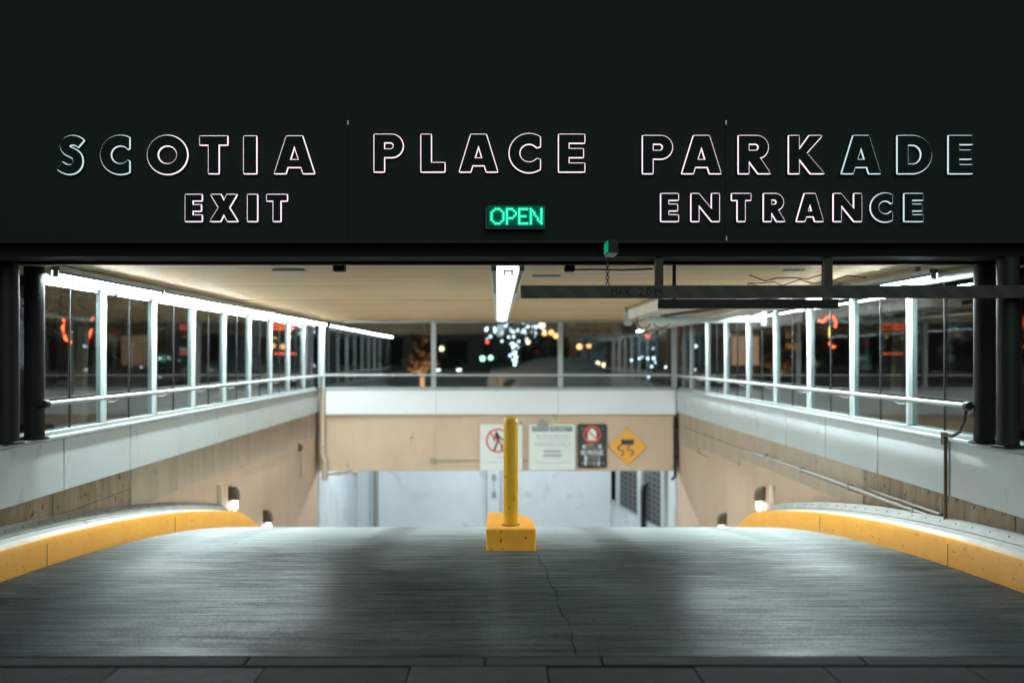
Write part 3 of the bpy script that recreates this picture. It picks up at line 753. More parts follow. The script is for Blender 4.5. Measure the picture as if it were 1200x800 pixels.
for xa, xb, yy in ((684, 703, 523), (686.5, 701, 536.5), (686, 701.5, 542.5)):
    x = xa
    while x < xb:
        w_ = rnd.uniform(2.2, 3.2); hgt = rnd.uniform(4.2, 5.2)
        strokes(b, [(ux(x, SY), uz(yy, SY)), (ux(min(x+w_*0.8, xb), SY), uz(yy, SY))], hgt*PX, SY-0.003); x += w_
b.build('worn_text', 'print_white', sg, kind='stuff')
for px_, py_ in ((682, 502), (706.5, 502), (682, 542.5), (706.5, 542.5)):
    MB().lathe([(0.014, 0), (0.01, -0.008)], (ux(px_, SY), SY, uz(py_, SY)), 8, 'y').build('rivet', 'steel', sg)

# slippery when wet diamond
cx, cz, h = ux(735.5, SY), uz(523, SY), 22.3*PX
sg = thing('slippery_road_sign', (cx, SY, cz-h), 'amber diamond sign with a skidding car', 'sign')
MB().prism_y([(cx-h, cz), (cx, cz-h), (cx+h, cz), (cx, cz+h)], SY, SY+0.012).build('sign_plate', 'sign_amber', sg, bevel=0.004)
b = MB()
b.add([(cx+px_*PX, SY-0.003, cz+pz_*PX) for px_, pz_ in ((-7, 2.0), (6.5, 2.4), (7.2, 3.2), (7.2, 7.6), (6.5, 8.4), (-5.5, 8), (-6.2, 9.6), (-7, 9.2), (-7.5, 7.4), (-7.5, 2.8))], [tuple(range(10))])
b.build('car_symbol', 'print_dark', sg)
b = MB()
for dx in (-4.5, 6.5):
    strokes(b, [(cx+(dx+a)*PX, cz+c*PX) for a, c in ((-3, 1.5), (-6.5, -0.5), (-7, -3), (-4, -4.2), (-1, -5), (0, -7), (-1, -9), (-3, -10.5))], 1.3*PX, SY-0.003)
b.build('skid_marks', 'print_dark', sg)

# ------------------------------------------------------------------ ceiling, header, fascia
ceil = MB().box(-4.3, 4.3, 7.62, YE+0.6, ZC+0.03, ZC+0.35).build('ceiling', 'dark_metal', kind='structure', label='tan boarded ceiling over the ramp', cat='ceiling')
cuts = [7.62, 9.1, 10.9, 12.7, 15.0, 17.4, YE+0.02]
for i, (a, b_) in enumerate(zip(cuts[:-1], cuts[1:])):
    for xa, xb in ((-4.2, -0.052), (0.212, 4.2)):
        MB().box(xa, xb, a+0.008, b_-0.008, ZC+random.uniform(-0.006, 0.006), ZC+0.028).build('soffit_panel', 'soffit', ceil, bevel=0.003)
for px_, py_, L_ in ((339, 315, 0.26), (930, 315, 0.16), (640, 322, 0.25)):
    d = 0.72*F/(VY-py_); x = ux(px_, d)
    MB().box(x-L_/2, x+L_/2, d-0.05, d+0.05, ZC-0.022, ZC-0.005).build('cover_plate', 'frame_white', ceil, bevel=0.004)

FY = 6.9; fz0, fz1 = CH+0.79, CH+1.64
fa = thing('entrance_fascia', (0, FY, fz0), 'dark sign fascia band above the parkade opening', 'fascia')
seams = [-8.0, -4.6, ux(408, FY), ux(850, FY), 4.6, 8.0]
for a, b_ in zip(seams[:-1], seams[1:]):
    MB().box(a+0.001, b_-0.001, FY, FY+0.05, fz0+0.02, fz1).build('fascia_panel', 'fascia_metal', fa)
MB().box(-8.0, 8.0, FY-0.012, FY+0.06, fz0-0.004, fz0+0.017).build('bottom_trim', 'dark_metal', fa, bevel=0.004)
for px_, py_ in ((408, 143.5), (850.5, 143.5), (851, 279)):
    MB().box(ux(px_, FY)-0.004, ux(px_, FY)+0.004, FY-0.01, FY, uz(py_+3, FY), uz(py_-2, FY)).build('seam_clip', 'steel', fa)
MB().box(-8.0, 8.0, FY+0.06, 7.6, CH+0.70, CH+0.86).build('header_beam', 'header_black', fa, bevel=0.006)
MB().box(-8.0, 8.0, 7.32, 7.40, CH+0.68, CH+0.698).build('door_track', 'header_black', fa)

bw = thing('office_building', (0, 12, CH+1.6), 'dark upper facade of the building above the sign fascia', 'building')
MB().box(-30, 30, FY+0.004, 20.0, fz1+0.001, CH+14).build('upper_wall', 'fascia_metal', bw)
MB().box(-30, 30, FY-0.03, 20.0, CH+14.001, CH+14.3).build('roof_edge', 'fascia_metal', bw)

# posts carrying the fascia
for (x, y, lab) in ((-3.60, 7.74, 'dark round post at the left edge of the opening beside the glass'), (-3.60, 7.33, 'outermost dark round post on the left parapet'),
                    (3.60, 7.36, 'dark round post at the right edge of the opening beside the glass'), (3.60, 7.02, 'outermost dark round post on the right parapet')):
    p = thing('post', (x, y, PT), lab, 'post', 'posts under the fascia')
    top = CH+0.70
    MB().lathe([(0.075, 0), (0.075, top-PT-0.001)], (x, y, PT), 24).build('shaft', 'dark_metal', p, smooth=True)
    MB().lathe([(0.11, 0), (0.11, 0.012), (0.085, 0.02)], (x, y, PT+0.001), 24).build('base_plate', 'dark_metal', p, smooth=True)

# ------------------------------------------------------------------ outlined sign letters
def arc(cx, cy, rx, ry, a0, a1, n=20): return [(cx+rx*cos(R(a0+(a1-a0)*i/n)), cy+ry*sin(R(a0+(a1-a0)*i/n))) for i in range(n+1)]
def thick(path, t):
    Lf, Rt = [], []
    for i, (x, y) in enumerate(path):
        xa, ya = path[max(i-1, 0)]; xb, yb = path[min(i+1, len(path)-1)]
        dx, dy = xb-xa, yb-ya; l = math.hypot(dx, dy) or 1
        Lf.append((x-dy/l*t/2, y+dx/l*t/2)); Rt.append((x+dy/l*t/2, y-dx/l*t/2))
    return Lf + Rt[::-1]
def glyph(c, w, t):
    """loops for one capital, height 1, width w, stroke t (bold geometric capitals)"""
    if c == 'I': return [[(0, 0), (w, 0), (w, 1), (0, 1)]]
    if c == 'T': return [[((w-t)/2, 0), ((w+t)/2, 0), ((w+t)/2, 1-t*0.86), (w, 1-t*0.86), (w, 1), (0, 1), (0, 1-t*0.86), ((w-t)/2, 1-t*0.86)]]
    if c == 'L': return [[(0, 0), (w, 0), (w, t*0.9), (t, t*0.9), (t, 1), (0, 1)]]
    if c == 'E':
        h = t*0.84; m0 = 0.5-h/2; m1 = 0.5+h/2
        return [[(0, 0), (w, 0), (w, h), (t, h), (t, m0), (w*0.95, m0), (w*0.95, m1), (t, m1), (t, 1-h), (w, 1-h), (w, 1), (0, 1)]]
    if c == 'A':
        a = w*0.20; s = (w/2-a)          # outer slope run over height
        f = t*1.12
        def xl(z): return s*z
        h0, h1 = 0.17, 0.17+t*0.72
        inner0 = lambda z: xl(z)+f
        apex = (w/2-f)/s if s else 1
        apex = min(apex, 0.80)
        return [[(0, 0), (f, 0), (inner0(h0), h0), (w-inner0(h0), h0), (w-f, 0), (w, 0), (w/2+a, 1), (w/2-a, 1)],
                [(inner0(h1), h1), (w-inner0(h1), h1), (w/2, min(apex, 0.84))]]
    if c in 'PR':
        r = 0.305; cy = 1-r; bx = w-r if c == 'P' else w*0.93-r
        hr = r-t*0.80
        if c == 'P':
            out = [(0, 0), (t, 0), (t, 1-2*r)] + arc(bx, cy, r, r, -90, 90) + [(0, 1)]
        else:
            out = [(0, 0), (t, 0), (t, 0.34), (w*0.62, 0), (w, 0), (w*0.66, 1-2*r+0.03)] + arc(bx, cy, r, r, -62, 90) + [(0, 1)]
        hole = [(t, cy-hr)] + arc(max(bx*0.92, t+0.02), cy, hr, hr, -90, 90, 12) + [(t, cy+hr)]
        return [out, hole]
    if c == 'D':
        return [[(0, 0), (w-0.5, 0)] + arc(w-0.5, 0.5, 0.5, 0.5, -89, 89) + [(w-0.5, 1), (0, 1)],
                [(t, t*0.9)] + arc(max(w-0.5, t), 0.5, 0.5-t, 0.5-t*0.9, -88, 88, 16) + [(t, 1-t*0.9)]]
    if c == 'O': return [arc(w/2, 0.5, w/2, 0.52, 0, 352, 44), arc(w/2, 0.5, w/2-t*1.02, 0.52-t*1.02, 0, 350, 36)]
    if c == 'C':
        rx = 0.53; cx = rx; t1 = t*1.02
        ao = math.degrees(math.acos(max(-1, min(1, (w-cx)/rx)))); ri = rx-t1
        ai = math.degrees(math.asin(min(0.99, (0.30)/ri))) if ri > 0.3 else 70
        xi = w
        outer = arc(cx, 0.5, rx, 0.52, ao, 360-ao, 40)
        iy = 0.20
        ai = math.degrees(math.acos(min(1, (w-0.02-cx)/ri))) if (w-cx) < ri else 35
        inner = arc(cx, 0.5, ri, 0.52-t1, 360-max(ai, 38), max(ai, 38), 30)
        return [outer + [(w, inner[0][1]-0.02)] + inner + [(w, inner[-1][1]+0.02)]]
    if c == 'K':
        return [[(0, 0), (t, 0), (t, 0.40), (w*0.62, 0), (w, 0), (w*0.50, 0.54), (w*0.94, 1), (w*0.58, 1), (t, 0.62), (t, 1), (0, 1)]]
    if c == 'N':
        return [[(0, 0), (t, 0), (t, 0.60), (w-t, 0), (w, 0), (w, 1), (w-t, 1), (w-t, 0.42), (t, 1), (0, 1)]]
    if c == 'X':
        return [[(0, 0), (w*0.37, 0), (w/2, 0.27), (w*0.63, 0), (w, 0), (w*0.69, 0.51), (w*0.97, 1), (w*0.61, 1), (w/2, 0.75), (w*0.39, 1), (w*0.03, 1), (w*0.31, 0.51)]]
    if c == 'S':
        t = t*0.9; k = w/0.72
        c = [(0.655, 0.80), (0.585, 0.855), (0.50, 0.885), (0.40, 0.89), (0.31, 0.865), (0.25, 0.81), (0.225, 0.735), (0.25, 0.66), (0.31, 0.605), (0.39, 0.565),
             (0.47, 0.525), (0.535, 0.47), (0.57, 0.395), (0.575, 0.30), (0.545, 0.21), (0.48, 0.14), (0.39, 0.105), (0.29, 0.105), (0.19, 0.14), (0.09, 0.205)]
        p = []
        for i in range(len(c)-1):        # smooth spline through the points
            p0, p1, p2, p3 = c[max(i-1, 0)], c[i], c[i+1], c[min(i+2, len(c)-1)]
            for q in range(3):
                u = q/3
                p.append(tuple(0.5*(2*p1[d]+(p2[d]-p0[d])*u+(2*p0[d]-5*p1[d]+4*p2[d]-p3[d])*u*u+(3*p1[d]-p0[d]-3*p2[d]+p3[d])*u**3) for d in (0, 1)))
        p.append(c[-1]); p = [(x*k, y) for x, y in p]
        return [thick(p, t)]
def clean(lp):
    out = []
    for p in lp:
        if not out or math.hypot(p[0]-out[-1][0], p[1]-out[-1][1]) > 0.004: out.append(p)
    if math.hypot(out[0][0]-out[-1][0], out[0][1]-out[-1][1]) < 0.004: out.pop()
    return out
def dens(lp, st):
    out = []
    for (x0, y0), (x1, y1) in zip(lp, lp[1:]+lp[:1]):
        n = max(1, int(math.hypot(x1-x0, y1-y0)/st))
        out += [(x0+(x1-x0)*i/n, y0+(y1-y0)*i/n) for i in range(n)]
    return out
LYF, LYB = FY-0.040, FY-0.0245       # letter faces stand off the fascia, the glow sits behind their rims
def word_sign(letters, ytop, ybot, label):
    d = LYF
    xs = [ux(a, d) for _, a, _ in letters]
    z0, z1 = uz(ybot, d), uz(ytop, d)
    w_ = thing('word_sign', (sum(xs)/len(xs), FY, z0), label, 'sign', 'outlined glowing words on the fascia')
    H = z1-z0
    for ch, a, b_ in letters:
        xa, xb = ux(a, d), ux(b_, d)
        loops = [clean(l) for l in glyph(ch, (xb-xa)/H, 0.265)]
        loops = [[(xa+x*H, z0+y*H) for x, y in l] for l in loops]
        vs, fs = curve_mesh(loops, extrude=0.007)
        L_ = MB().add([(x, LYF+0.007-z, y) for x, y, z in vs], fs).build('letter', 'letter_black', w_)
        t = MB()
        for l in loops:
            t.tube([(x, LYB, z) for x, z in dens(l, 0.012)], 0.0068, 6, closed=True)
        t.build('glowing_outline', 'letter_glow_teal' if a < 160 or a > 980 else 'letter_glow', L_)
        vs, fs = curve_mesh(loops, extrude=0.007, offset=0.009)
        MB().add([(x, FY-0.0075-z, y) for x, y, z in vs], fs).build('back_tray', 'letter_black', L_)  # tray added to keep the outline glow off the fascia
    return w_
word_sign([('S', 66, 97), ('C', 117.5, 151), ('O', 172.5, 219), ('T', 234, 266), ('I', 285.5, 300), ('A', 321.5, 368)], 159.5, 203, 'leftmost outlined word of the upper fascia row, over EXIT')
word_sign([('P', 438.5, 472), ('L', 493.5, 521), ('A', 538.5, 583), ('C', 597, 633), ('E', 655, 685)], 157.5, 201, 'outlined glowing word PLACE in the middle of the fascia')
word_sign([('P', 753.5, 788), ('A', 799.5, 845), ('R', 866, 903), ('K', 925, 966), ('A', 987, 1032), ('D', 1052.5, 1092), ('E', 1112.5, 1140)], 159, 203, 'outlined glowing word PARKADE at the right of the upper row')
word_sign([('E', 217, 236), ('X', 246, 278), ('I', 290, 301), ('T', 312.5, 336)], 228, 259, 'small outlined glowing word EXIT on the lower row')
word_sign([('E', 775, 795), ('N', 810.5, 843), ('T', 858, 880), ('R', 895.5, 920), ('A', 934, 965), ('N', 977.5, 1010), ('C', 1021, 1046), ('E', 1060.5, 1082)], 227, 259, 'small outlined glowing word ENTRANCE on the lower row')

# OPEN led sign
d = FY-0.05
x0, x1, z0, z1 = ux(570, d), ux(638, d), uz(267, d), uz(240, d)
os_ = thing('open_sign', ((x0+x1)/2, FY, z0), 'green lit OPEN sign box in the middle of the fascia', 'sign')
MB().box(x0, x1, FY-0.045, FY-0.001, z0, z1).build('housing', 'dark_metal', os_, bevel=0.004)
MB().box(x0+0.012, x1-0.008, FY-0.050, FY-0.0455, z0+0.014, z1-0.006).build('display', 'led_panel', os_)
fr = MB(); fr.box(x0-0.004, x0+0.002, FY-0.055, FY-0.01, z0-0.004, z1-0.02).box(x0+0.0021, x1+0.002, FY-0.055, FY-0.01, z0-0.006, z0-0.0005).box(x1-0.003, x1+0.003, FY-0.055, FY-0.01, z0, z1-0.01)
fr.build('edge_frame', 'print_teal', os_)
DOTS = {'O': ["0011100", "0100010", "1000001", "1000001", "1000001", "1000001", "1000001", "0100010", "0011100"],
        'P': ["111100", "100010", "100001", "100001", "100010", "111100", "100000", "100000", "100000"],
        'E': ["11111", "10000", "10000", "10000", "11110", "10000", "10000", "10000", "11111"],
        'N': ["1000001", "1100001", "1010001", "1010001", "1001001", "1000101", "1000101", "1000011", "1000001"]}
for ch, pa, pb in (('O', 576, 590), ('P', 594, 604.5), ('E', 608.5, 618), ('N', 622, 634.5)):
    rows = DOTS[ch]; nc = len(rows[0]); b = MB()
    for r_, row in enumerate(rows):
        for c_, v in enumerate(row):
            if v == '1':
                x = ux(pa+(pb-pa)*c_/(nc-1), d); z = uz(245+(262-245)*r_/(len(rows)-1), d)
                b.lathe([(0.0068, 0), (0.0062, -0.004), (0.003, -0.007)], (x, FY-0.0505, z), 8, 'y')
    b.build('led_letter', 'led_green', os_)
    h_ = MB()
    for r_, row in enumerate(rows):
        for c_, v in enumerate(row):
            if v == '1':
                x = ux(pa+(pb-pa)*c_/(nc-1), d); z = uz(245+(262-245)*r_/(len(rows)-1), d)
                h_.lathe([(0.0155, 0), (0.0145, -0.0008-0.00003*(r_*7+c_))], (x, FY-0.0502, z), 10, 'y')
    h_.build('led_glow_discs', 'led_halo', os_)  # soft glow around each letter, added as dim emitting discs

# small hanging signal box under the fascia
x0, x1 = ux(708, FY), ux(719, FY)
sb = thing('signal_box', ((x0+x1)/2, 6.85, uz(303, 6.7)), 'small box with a green lit side hanging under the fascia', 'signal')
zt, zb = fz0-0.006, uz(301, FY)
MB().box(x0, x1, 6.62, 6.88, zb, zt).build('housing', 'dark_metal', sb, bevel=0.004)
MB().box(x0-0.006, x0-0.0005, 6.64, 6.86, zb+0.01, zt-0.01).build('green_lens', 'lens_green', sb)
MB().box(x0+0.004, x1-0.004, 6.63, 6.87, zb-0.006, zb-0.0005).build('bottom_cover', 'cream_metal', sb)

# ------------------------------------------------------------------ clearance bars and chain
d = 6.88
x0 = ux(610, d); z0, z1 = uz(349.5, d), uz(334.5, d)
cb = thing('clearance_bar', (2.2, d, z0), 'long black and amber striped clearance bar hanging in the entrance lane', 'clearance bar')
MB().box(x0, 4.6, d-0.02, d+0.02, z0, z1).build('bar', 'hazard_stripes', cb, bevel=0.003)
b = MB(); text_box(b, 'MAX', ux(716, d), ux(738, d), z0+0.016, z1-0.016, d-0.023); text_box(b, '2.0 M', ux(748, d), ux(775, d), z0+0.016, z1-0.016, d-0.023)
b.build('bar_text', 'letter_black', cb)
for px_ in (775.5, 977):
    MB().box(ux(px_-5, d), ux(px_+5, d), 6.985, 7.02, uz(349, d), CH+0.699).build('drop_post', 'bar_brown', cb, bevel=0.003)
    MB().box(ux(px_-4, d), ux(px_+4, d), d+0.021, 6.984, z0+0.02, z1-0.02).build('bracket', 'bar_brown', cb)
d2 = 7.45
cb2 = thing('lower_clearance_bar', (2.0, d2, uz(362, d2)), 'short brown bar hung below the long striped clearance bar', 'clearance bar')
MB().box(ux(771, d2), ux(982, d2), d2-0.02, d2+0.02, uz(361.5, d2), uz(350.5, d2)).build('bar', 'bar_brown', cb2, bevel=0.003)
for px_ in (790, 965): MB().box(ux(px_-2, d2), ux(px_+2, d2), d2-0.008, d2+0.008, uz(350.6, d2), CH+0.699).build('hanger', 'bar_brown', cb2)
ch = thing('chain', (ux(712, 6.87), 6.87, z1), 'short dark chain between the fascia and the striped bar', 'chain')
n = 9; zt = uz(301, FY)-0.006; xc = ux(712, 6.87)
for i in range(n):
    zc = z1 + (zt-z1)*(i+0.5)/n; hh = (zt-z1)/n*0.66
    pts = []
    for k in range(12):
        a = 2*pi*k/12; u, v = 0.011*cos(a), hh*sin(a)
        pts.append((xc+u, 6.87, zc+v) if i % 2 == 0 else (xc, 6.87+u, zc+v))
    MB().tube(pts, 0.004, 5, closed=True).build('link', 'black_rubber', ch)
sn = thing('camera_housing', (ux(398, 7.7), 7.75, CH+0.62), 'small dark sensor under the header near the left of the opening', 'sensor')
MB().box(ux(392, 7.8), ux(406, 7.8), 7.70, 7.80, uz(319, 7.8), ZC-0.008).build('housing', 'dark_metal', sn, bevel=0.01)
MB().lathe([(0.02, 0), (0.018, -0.02)], (ux(399, 7.7), 7.70, uz(315, 7.8)), 12, 'y').build('lens', 'car_glass', sn)
sn = thing('door_sensor', (ux(668, 7.8), 7.8, CH+0.6), 'dark sensor and cable under the header right of the strip light', 'sensor')
MB().box(ux(661, 7.8), ux(673, 7.8), 7.70, 7.82, uz(319, 7.8), ZC-0.008).build('housing', 'dark_metal', sn, bevel=0.012)
MB().tube([(ux(673, 7.8), 7.76, uz(316.5, 7.8)), (ux(700, 7.8), 7.9, uz(315.5, 7.9)), (ux(730, 7.9), 8.0, uz(316.5, 8.0)), (ux(765, 8), 8.0, uz(315, 8.0))], 0.008, 6).build('cable', 'black_rubber', sn)

# ------------------------------------------------------------------ strip lights
def strip(x, y0, y1, z, label, group, mat='tube_light', tilt=0):
    t = thing('strip_light', (x, (y0+y1)/2, z), label, 'light', group)
    MB().box(x-0.036, x+0.036, y0, y1, z+0.024, z+0.058).build('housing', 'frame_white', t, bevel=0.005)
    for q in (-1, 1): MB().box(x+q*0.033-0.003, x+q*0.033+0.003, y0, y1, z-(0.010 if q*x > 0 else 0.002), z+0.0235).build('shield_lip', 'rail_grey', t)  # lips added to block tube light from the ceiling and top rail
    MB().tube([(x, y0+0.03, z), (x, y1-0.03, z)], 0.018, 10).build('tube', mat, t, smooth=True)
    for y in (y0+0.015, y1-0.015): MB().box(x-0.022, x+0.022, y-0.012, y+0.012, z-0.020, z+0.0235).build('lamp_holder', 'frame_white', t, bevel=0.003)
    for y in (y0+0.3, y1-0.3): MB().box(x-0.02, x+0.02, y-0.01, y+0.01, z+0.0585, ZC-0.006).build('hanger', 'frame_white', t)
ord_ = ['nearest', 'second', 'third', 'fourth', 'fifth']
for i in range(5):
    strip(-3.43, 7.72+2.44*i, 7.72+2.44*i+2.40, CH+0.645, '%s tube light along the top of the left glass screen' % ord_[i], 'tube lights beside the left glass', 'tube_light_new' if i < 2 else 'tube_light')
for i in range(4):
    strip(3.36, 7.66+2.44*i, 7.66+2.44*i+2.40, CH+0.62, '%s tube light along the top of the right glass screen' % ord_[i], 'tube lights beside the right glass', 'tube_light_new' if i < 2 else 'tube_light')
cl = thing('trough_light', (0.08, 13, ZC-0.1), 'long recessed ceiling light running down the middle of the ceiling', 'light')
MB().box(-0.005, 0.165, 7.70, 18.7, ZC-0.045, ZC-0.02).build('lens', 'lens_light', cl)
MB().box(-0.05, 0.21, 7.66, 18.75, ZC-0.018, ZC+0.02).build('trough', 'frame_white', cl)
for xa, xb in ((-0.048, -0.008), (0.168, 0.208)):
    f_ = MB().box(xa, xb, 7.68, 18.72, ZC-0.058, ZC-0.02).build('perforated_flange', 'cream_metal', cl, bevel=0.004)
    me0 = None
    for i in range(30):
        y = 7.74+0.09*i
        if me0 is None:
            me0 = MB().box((xa+xb)/2-0.010, (xa+xb)/2+0.010, y-0.018, y+0.018, ZC-0.060, ZC-0.0585).build('slot', 'gasket', f_)
        else:
            o = me0.copy(); COL.objects.link(o); o.location = (0, 0.09*i, 0)
MB().box(ux(590, 7.8), ux(602, 7.8), 7.74, 7.82, uz(318, 7.8), ZC-0.046).build('control_box', 'conduit_grey', cl, bevel=0.006)
for px_ in (591.5, 600): MB().box(ux(px_-1, 7.8), ux(px_+1, 7.8), 7.76, 7.80, uz(323, 7.8), uz(318.1, 7.8)).build('prong', 'conduit_grey', cl)

# ------------------------------------------------------------------ ducts, pipes under the ceiling at the right
du = thing('ceiling_duct', (2.2, 13.1, CH+0.55), 'cream metal duct box hanging under the ceiling at the right', 'duct')
for i in range(3):
    MB().box(1.90, 2.52, 11.8+0.9*i+0.004, 12.7+0.9*i-0.004, CH+0.555, ZC-0.006).build('duct_section', 'cream_metal', du, bevel=0.006)
    MB().box(1.89, 2.53, 12.68+0.9*i, 12.72+0.9*i, CH+0.545, CH+0.554).build('flange', 'cream_metal', du)
MB().box(1.86, 1.96, 14.52, 14.60, CH+0.46, ZC-0.006).build('end_plate', 'frame_white', du, bevel=0.005)
du2 = thing('light_tray', (2.77, 14.5, CH+0.6), 'long cream cable tray running toward the far glass on the right', 'cable tray')
for i in range(6):
    MB().box(2.66, 2.97, 10.0+1.5*i+0.004, 11.5+1.5*i-0.004, CH+0.50, CH+0.66).build('tray_section', 'cream_metal', du2, bevel=0.006)
    MB().tube([(2.81, 10.3+1.5*i, CH+0.66), (2.81, 10.3+1.5*i, ZC-0.005)], 0.008, 6).build('hanger_rod', 'steel', du2)
pp = thing('sprinkler_pipe', (2.8, 13, CH+0.47), 'white pipe crossing under the ceiling with a drop at its right end', 'pipe')
MB().tube([(1.95, 12.9, CH+0.475), (3.38, 12.7, CH+0.475)], 0.045, 14).build('main_pipe', 'pipe_white', pp, smooth=True)
MB().box(3.36, 3.42, 12.66, 12.74, CH+0.40, CH+0.62).build('end_bracket', 'frame_white', pp, bevel=0.004)
for x in (2.1, 2.75, 3.2): MB().tube([(x, 12.85, CH+0.51), (x, 12.85, ZC-0.005)], 0.008, 6).build('hanger_rod', 'steel', pp)
cbz = thing('cable_loops', (2.0, 13.5, CH+0.35), 'black cable loops drooping under the cream duct', 'cable')
for cx, w_, h_ in ((2.0, 0.095, 0.16), (2.24, 0.12, 0.15)):
    MB().tube([(cx+w_*cos(a), 13.6, CH+0.545-h_*abs(sin(a))**0.7) for a in [pi*i/14 for i in range(15)]], 0.007, 6).build('loop', 'black_rubber', cbz)
MB().tube([(2.15, 13.0, CH+0.53), (2.5, 11.0, CH+0.545), (2.62, 9.2, CH+0.56)], 0.02, 8).build('trunk_cable', 'black_rubber', cbz)
wr_ = thing('loose_wiring', (2.6, 8.6, CH+0.6), 'tangled thin wires under the ceiling behind the striped bar', 'cable')
rnd = random.Random(5)
for k in range(9):
    y = 8.3+0.55*k; x = 2.1+0.1*k
    pts = [(x+0.12*i+rnd.uniform(-0.02, 0.02), y+rnd.uniform(-0.05, 0.05), ZC-0.02-0.05*abs(sin(i*1.3+k))-rnd.uniform(0, 0.02)) for i in range(9)]
    MB().tube(pts, 0.005, 5).build('wire', 'black_rubber', wr_)

# ------------------------------------------------------------------ pipes and conduits
dp = thing('downpipe', (-3.52, YE-0.1, BB), 'tan downpipe in the far left corner bending under the beam', 'pipe')
MB().tube([(-3.50, YE-0.10, PT+0.02), (-3.50, YE-0.10, PB-0.80), (-3.485, YE-0.095, PB-0.88), (-3.46, YE-0.08, PB-0.98), (-3.45, YE-0.08, BB-0.16)], 0.058, 14).build('pipe', 'pipe_tan', dp, smooth=True)
for z in (PB-0.68, PB-0.98): MB().lathe([(0.07, 0), (0.074, 0.02), (0.07, 0.06)], (-3.50 if z > PB-0.8 else -3.46, YE-0.10 if z > PB-0.8 else YE-0.08, z), 14).build('collar', 'pipe_tan', dp, smooth=True)
MB().tube([(-3.40, YE+0.02, BB-0.06), (-3.1, YE+0.02, BB-0.03), (-2.85, YE+0.02, BB+0.02)], 0.03, 10).build('branch', 'conduit_grey', dp, smooth=True)
for x in (-3.2, -2.87): MB().lathe([(0.05, -0.04), (0.055, 0), (0.05, 0.05)], (x, YE+0.02, BB-0.02), 12, 'x').build('coupling', 'pipe_tan', dp, smooth=True)
up = thing('corner_pole', (-3.52, YE-0.12, PT), 'white pole standing in the far left corner in front of the glass', 'pole')
MB().lathe([(0.052, 0.025), (0.052, GT-PT+0.02)], (-3.50, YE-0.10, PT), 14).build('shaft', 'pipe_white', up, smooth=True)
MB().lathe([(0.065, 0.022), (0.065, 0.035), (0.05, 0.05)], (-3.50, YE-0.10, PT), 14).build('base_collar', 'pipe_white', up, smooth=True)
dr = thing('drain_pipe', (3.54, YE-0.03, BB), 'dark narrow pipe in the far right corner beside the beam', 'pipe')
MB().tube([(3.56, YE-0.03, PB-0.08), (3.56, YE-0.03, BB-0.10), (3.50, YE+0.0, BB-0.16)], 0.028, 10).build('pipe', 'dark_metal', dr, smooth=True)
for z in (PB-0.3, PB-0.9): MB().box(3.52, 3.62, YE-0.065, YE-0.055, z, z+0.03).build('clip', 'dark_metal', dr)

cz_ = CH-1.335
co = thing('wall_conduit', (3.62, 9, cz_), 'grey conduit along the right wall rising to the handrail end', 'conduit')
MB().tube([(3.61, 14.3, cz_-0.02), (3.605, 11.0, cz_), (3.60, 8.05, cz_+0.01)], 0.017, 8).build('pipe', 'conduit_grey', co, smooth=True)
MB().tube([(3.60, 8.051, cz_+0.01), (3.585, 7.97, cz_+0.03), (3.578, 7.95, cz_+0.1), (3.578, 7.95, PT-0.06)], 0.014, 8).build('riser', 'bronze', co, smooth=True)
MB().tube([(3.60, 8.1, cz_+0.055), (3.605, 9.6, cz_+0.05)], 0.012, 8).build('second_pipe', 'conduit_grey', co, smooth=True)
MB().box(3.55, 3.584, 7.92, 7.98, PT-0.06, PT+0.04).build('junction_box', 'bronze', co, bevel=0.006)
MB().tube([(3.56, 7.92, PT+0.02), (3.555, 7.78, PT+0.02), (3.545, 7.62, PT+0.07), (3.53, 7.52, PT+0.16), (3.52, 7.47, HZ-0.02)], 0.013, 8).build('flexible_cable', 'black_rubber', co, smooth=True)
for y in (8.6, 10.2, 11.8, 13.4): MB().box(3.575, 3.64, y-0.012, y+0.012, cz_-0.03, cz_+0.035).build('clip', 'steel', co)

# small wall things
def plate(s_, y, z, h, w, name, label, mat):
    p = thing(name, (s_*3.64, y, z), label, 'wall plate')
    MB().box(min(s_*3.62, s_*3.652), max(s_*3.62, s_*3.652), y-w/2, y+w/2, z-h/2, z+h/2).build('plate', mat, p, bevel=0.005)
    MB().box(min(s_*3.606, s_*3.6195), max(s_*3.606, s_*3.6195), y-w/4, y+w/4, z-h/2.6, z+h/2.6).build('cover', 'cream_metal', p, bevel=0.004)
plate(-1, 13.05, uz(580, 13.05), 0.30, 0.16, 'switch_plate', 'small pale switch plate on the left wall before the lamp', 'tan_wall')
plate(1, 13.2, uz(580, 13.2), 0.26, 0.14, 'switch_plate', 'small pale switch plate on the right wall near the conduit', 'tan_wall')
hp = thing('hose_bib', (-3.6, 18.3, uz(528, 18.3)), 'small brown valve on the left wall near the far corner', 'valve')
MB().lathe([(0.07, 0), (0.07, 0.03), (0.04, 0.07)], (-3.655, 18.3, uz(524, 18.3)), 12, 'x').build('valve_body', 'bronze', hp, smooth=True)
MB().tube([(-3.61, 18.3, uz(528, 18.3)), (-3.61, 18.3, uz(560, 18.3))], 0.012, 8).build('drop_pipe', 'conduit_grey', hp)

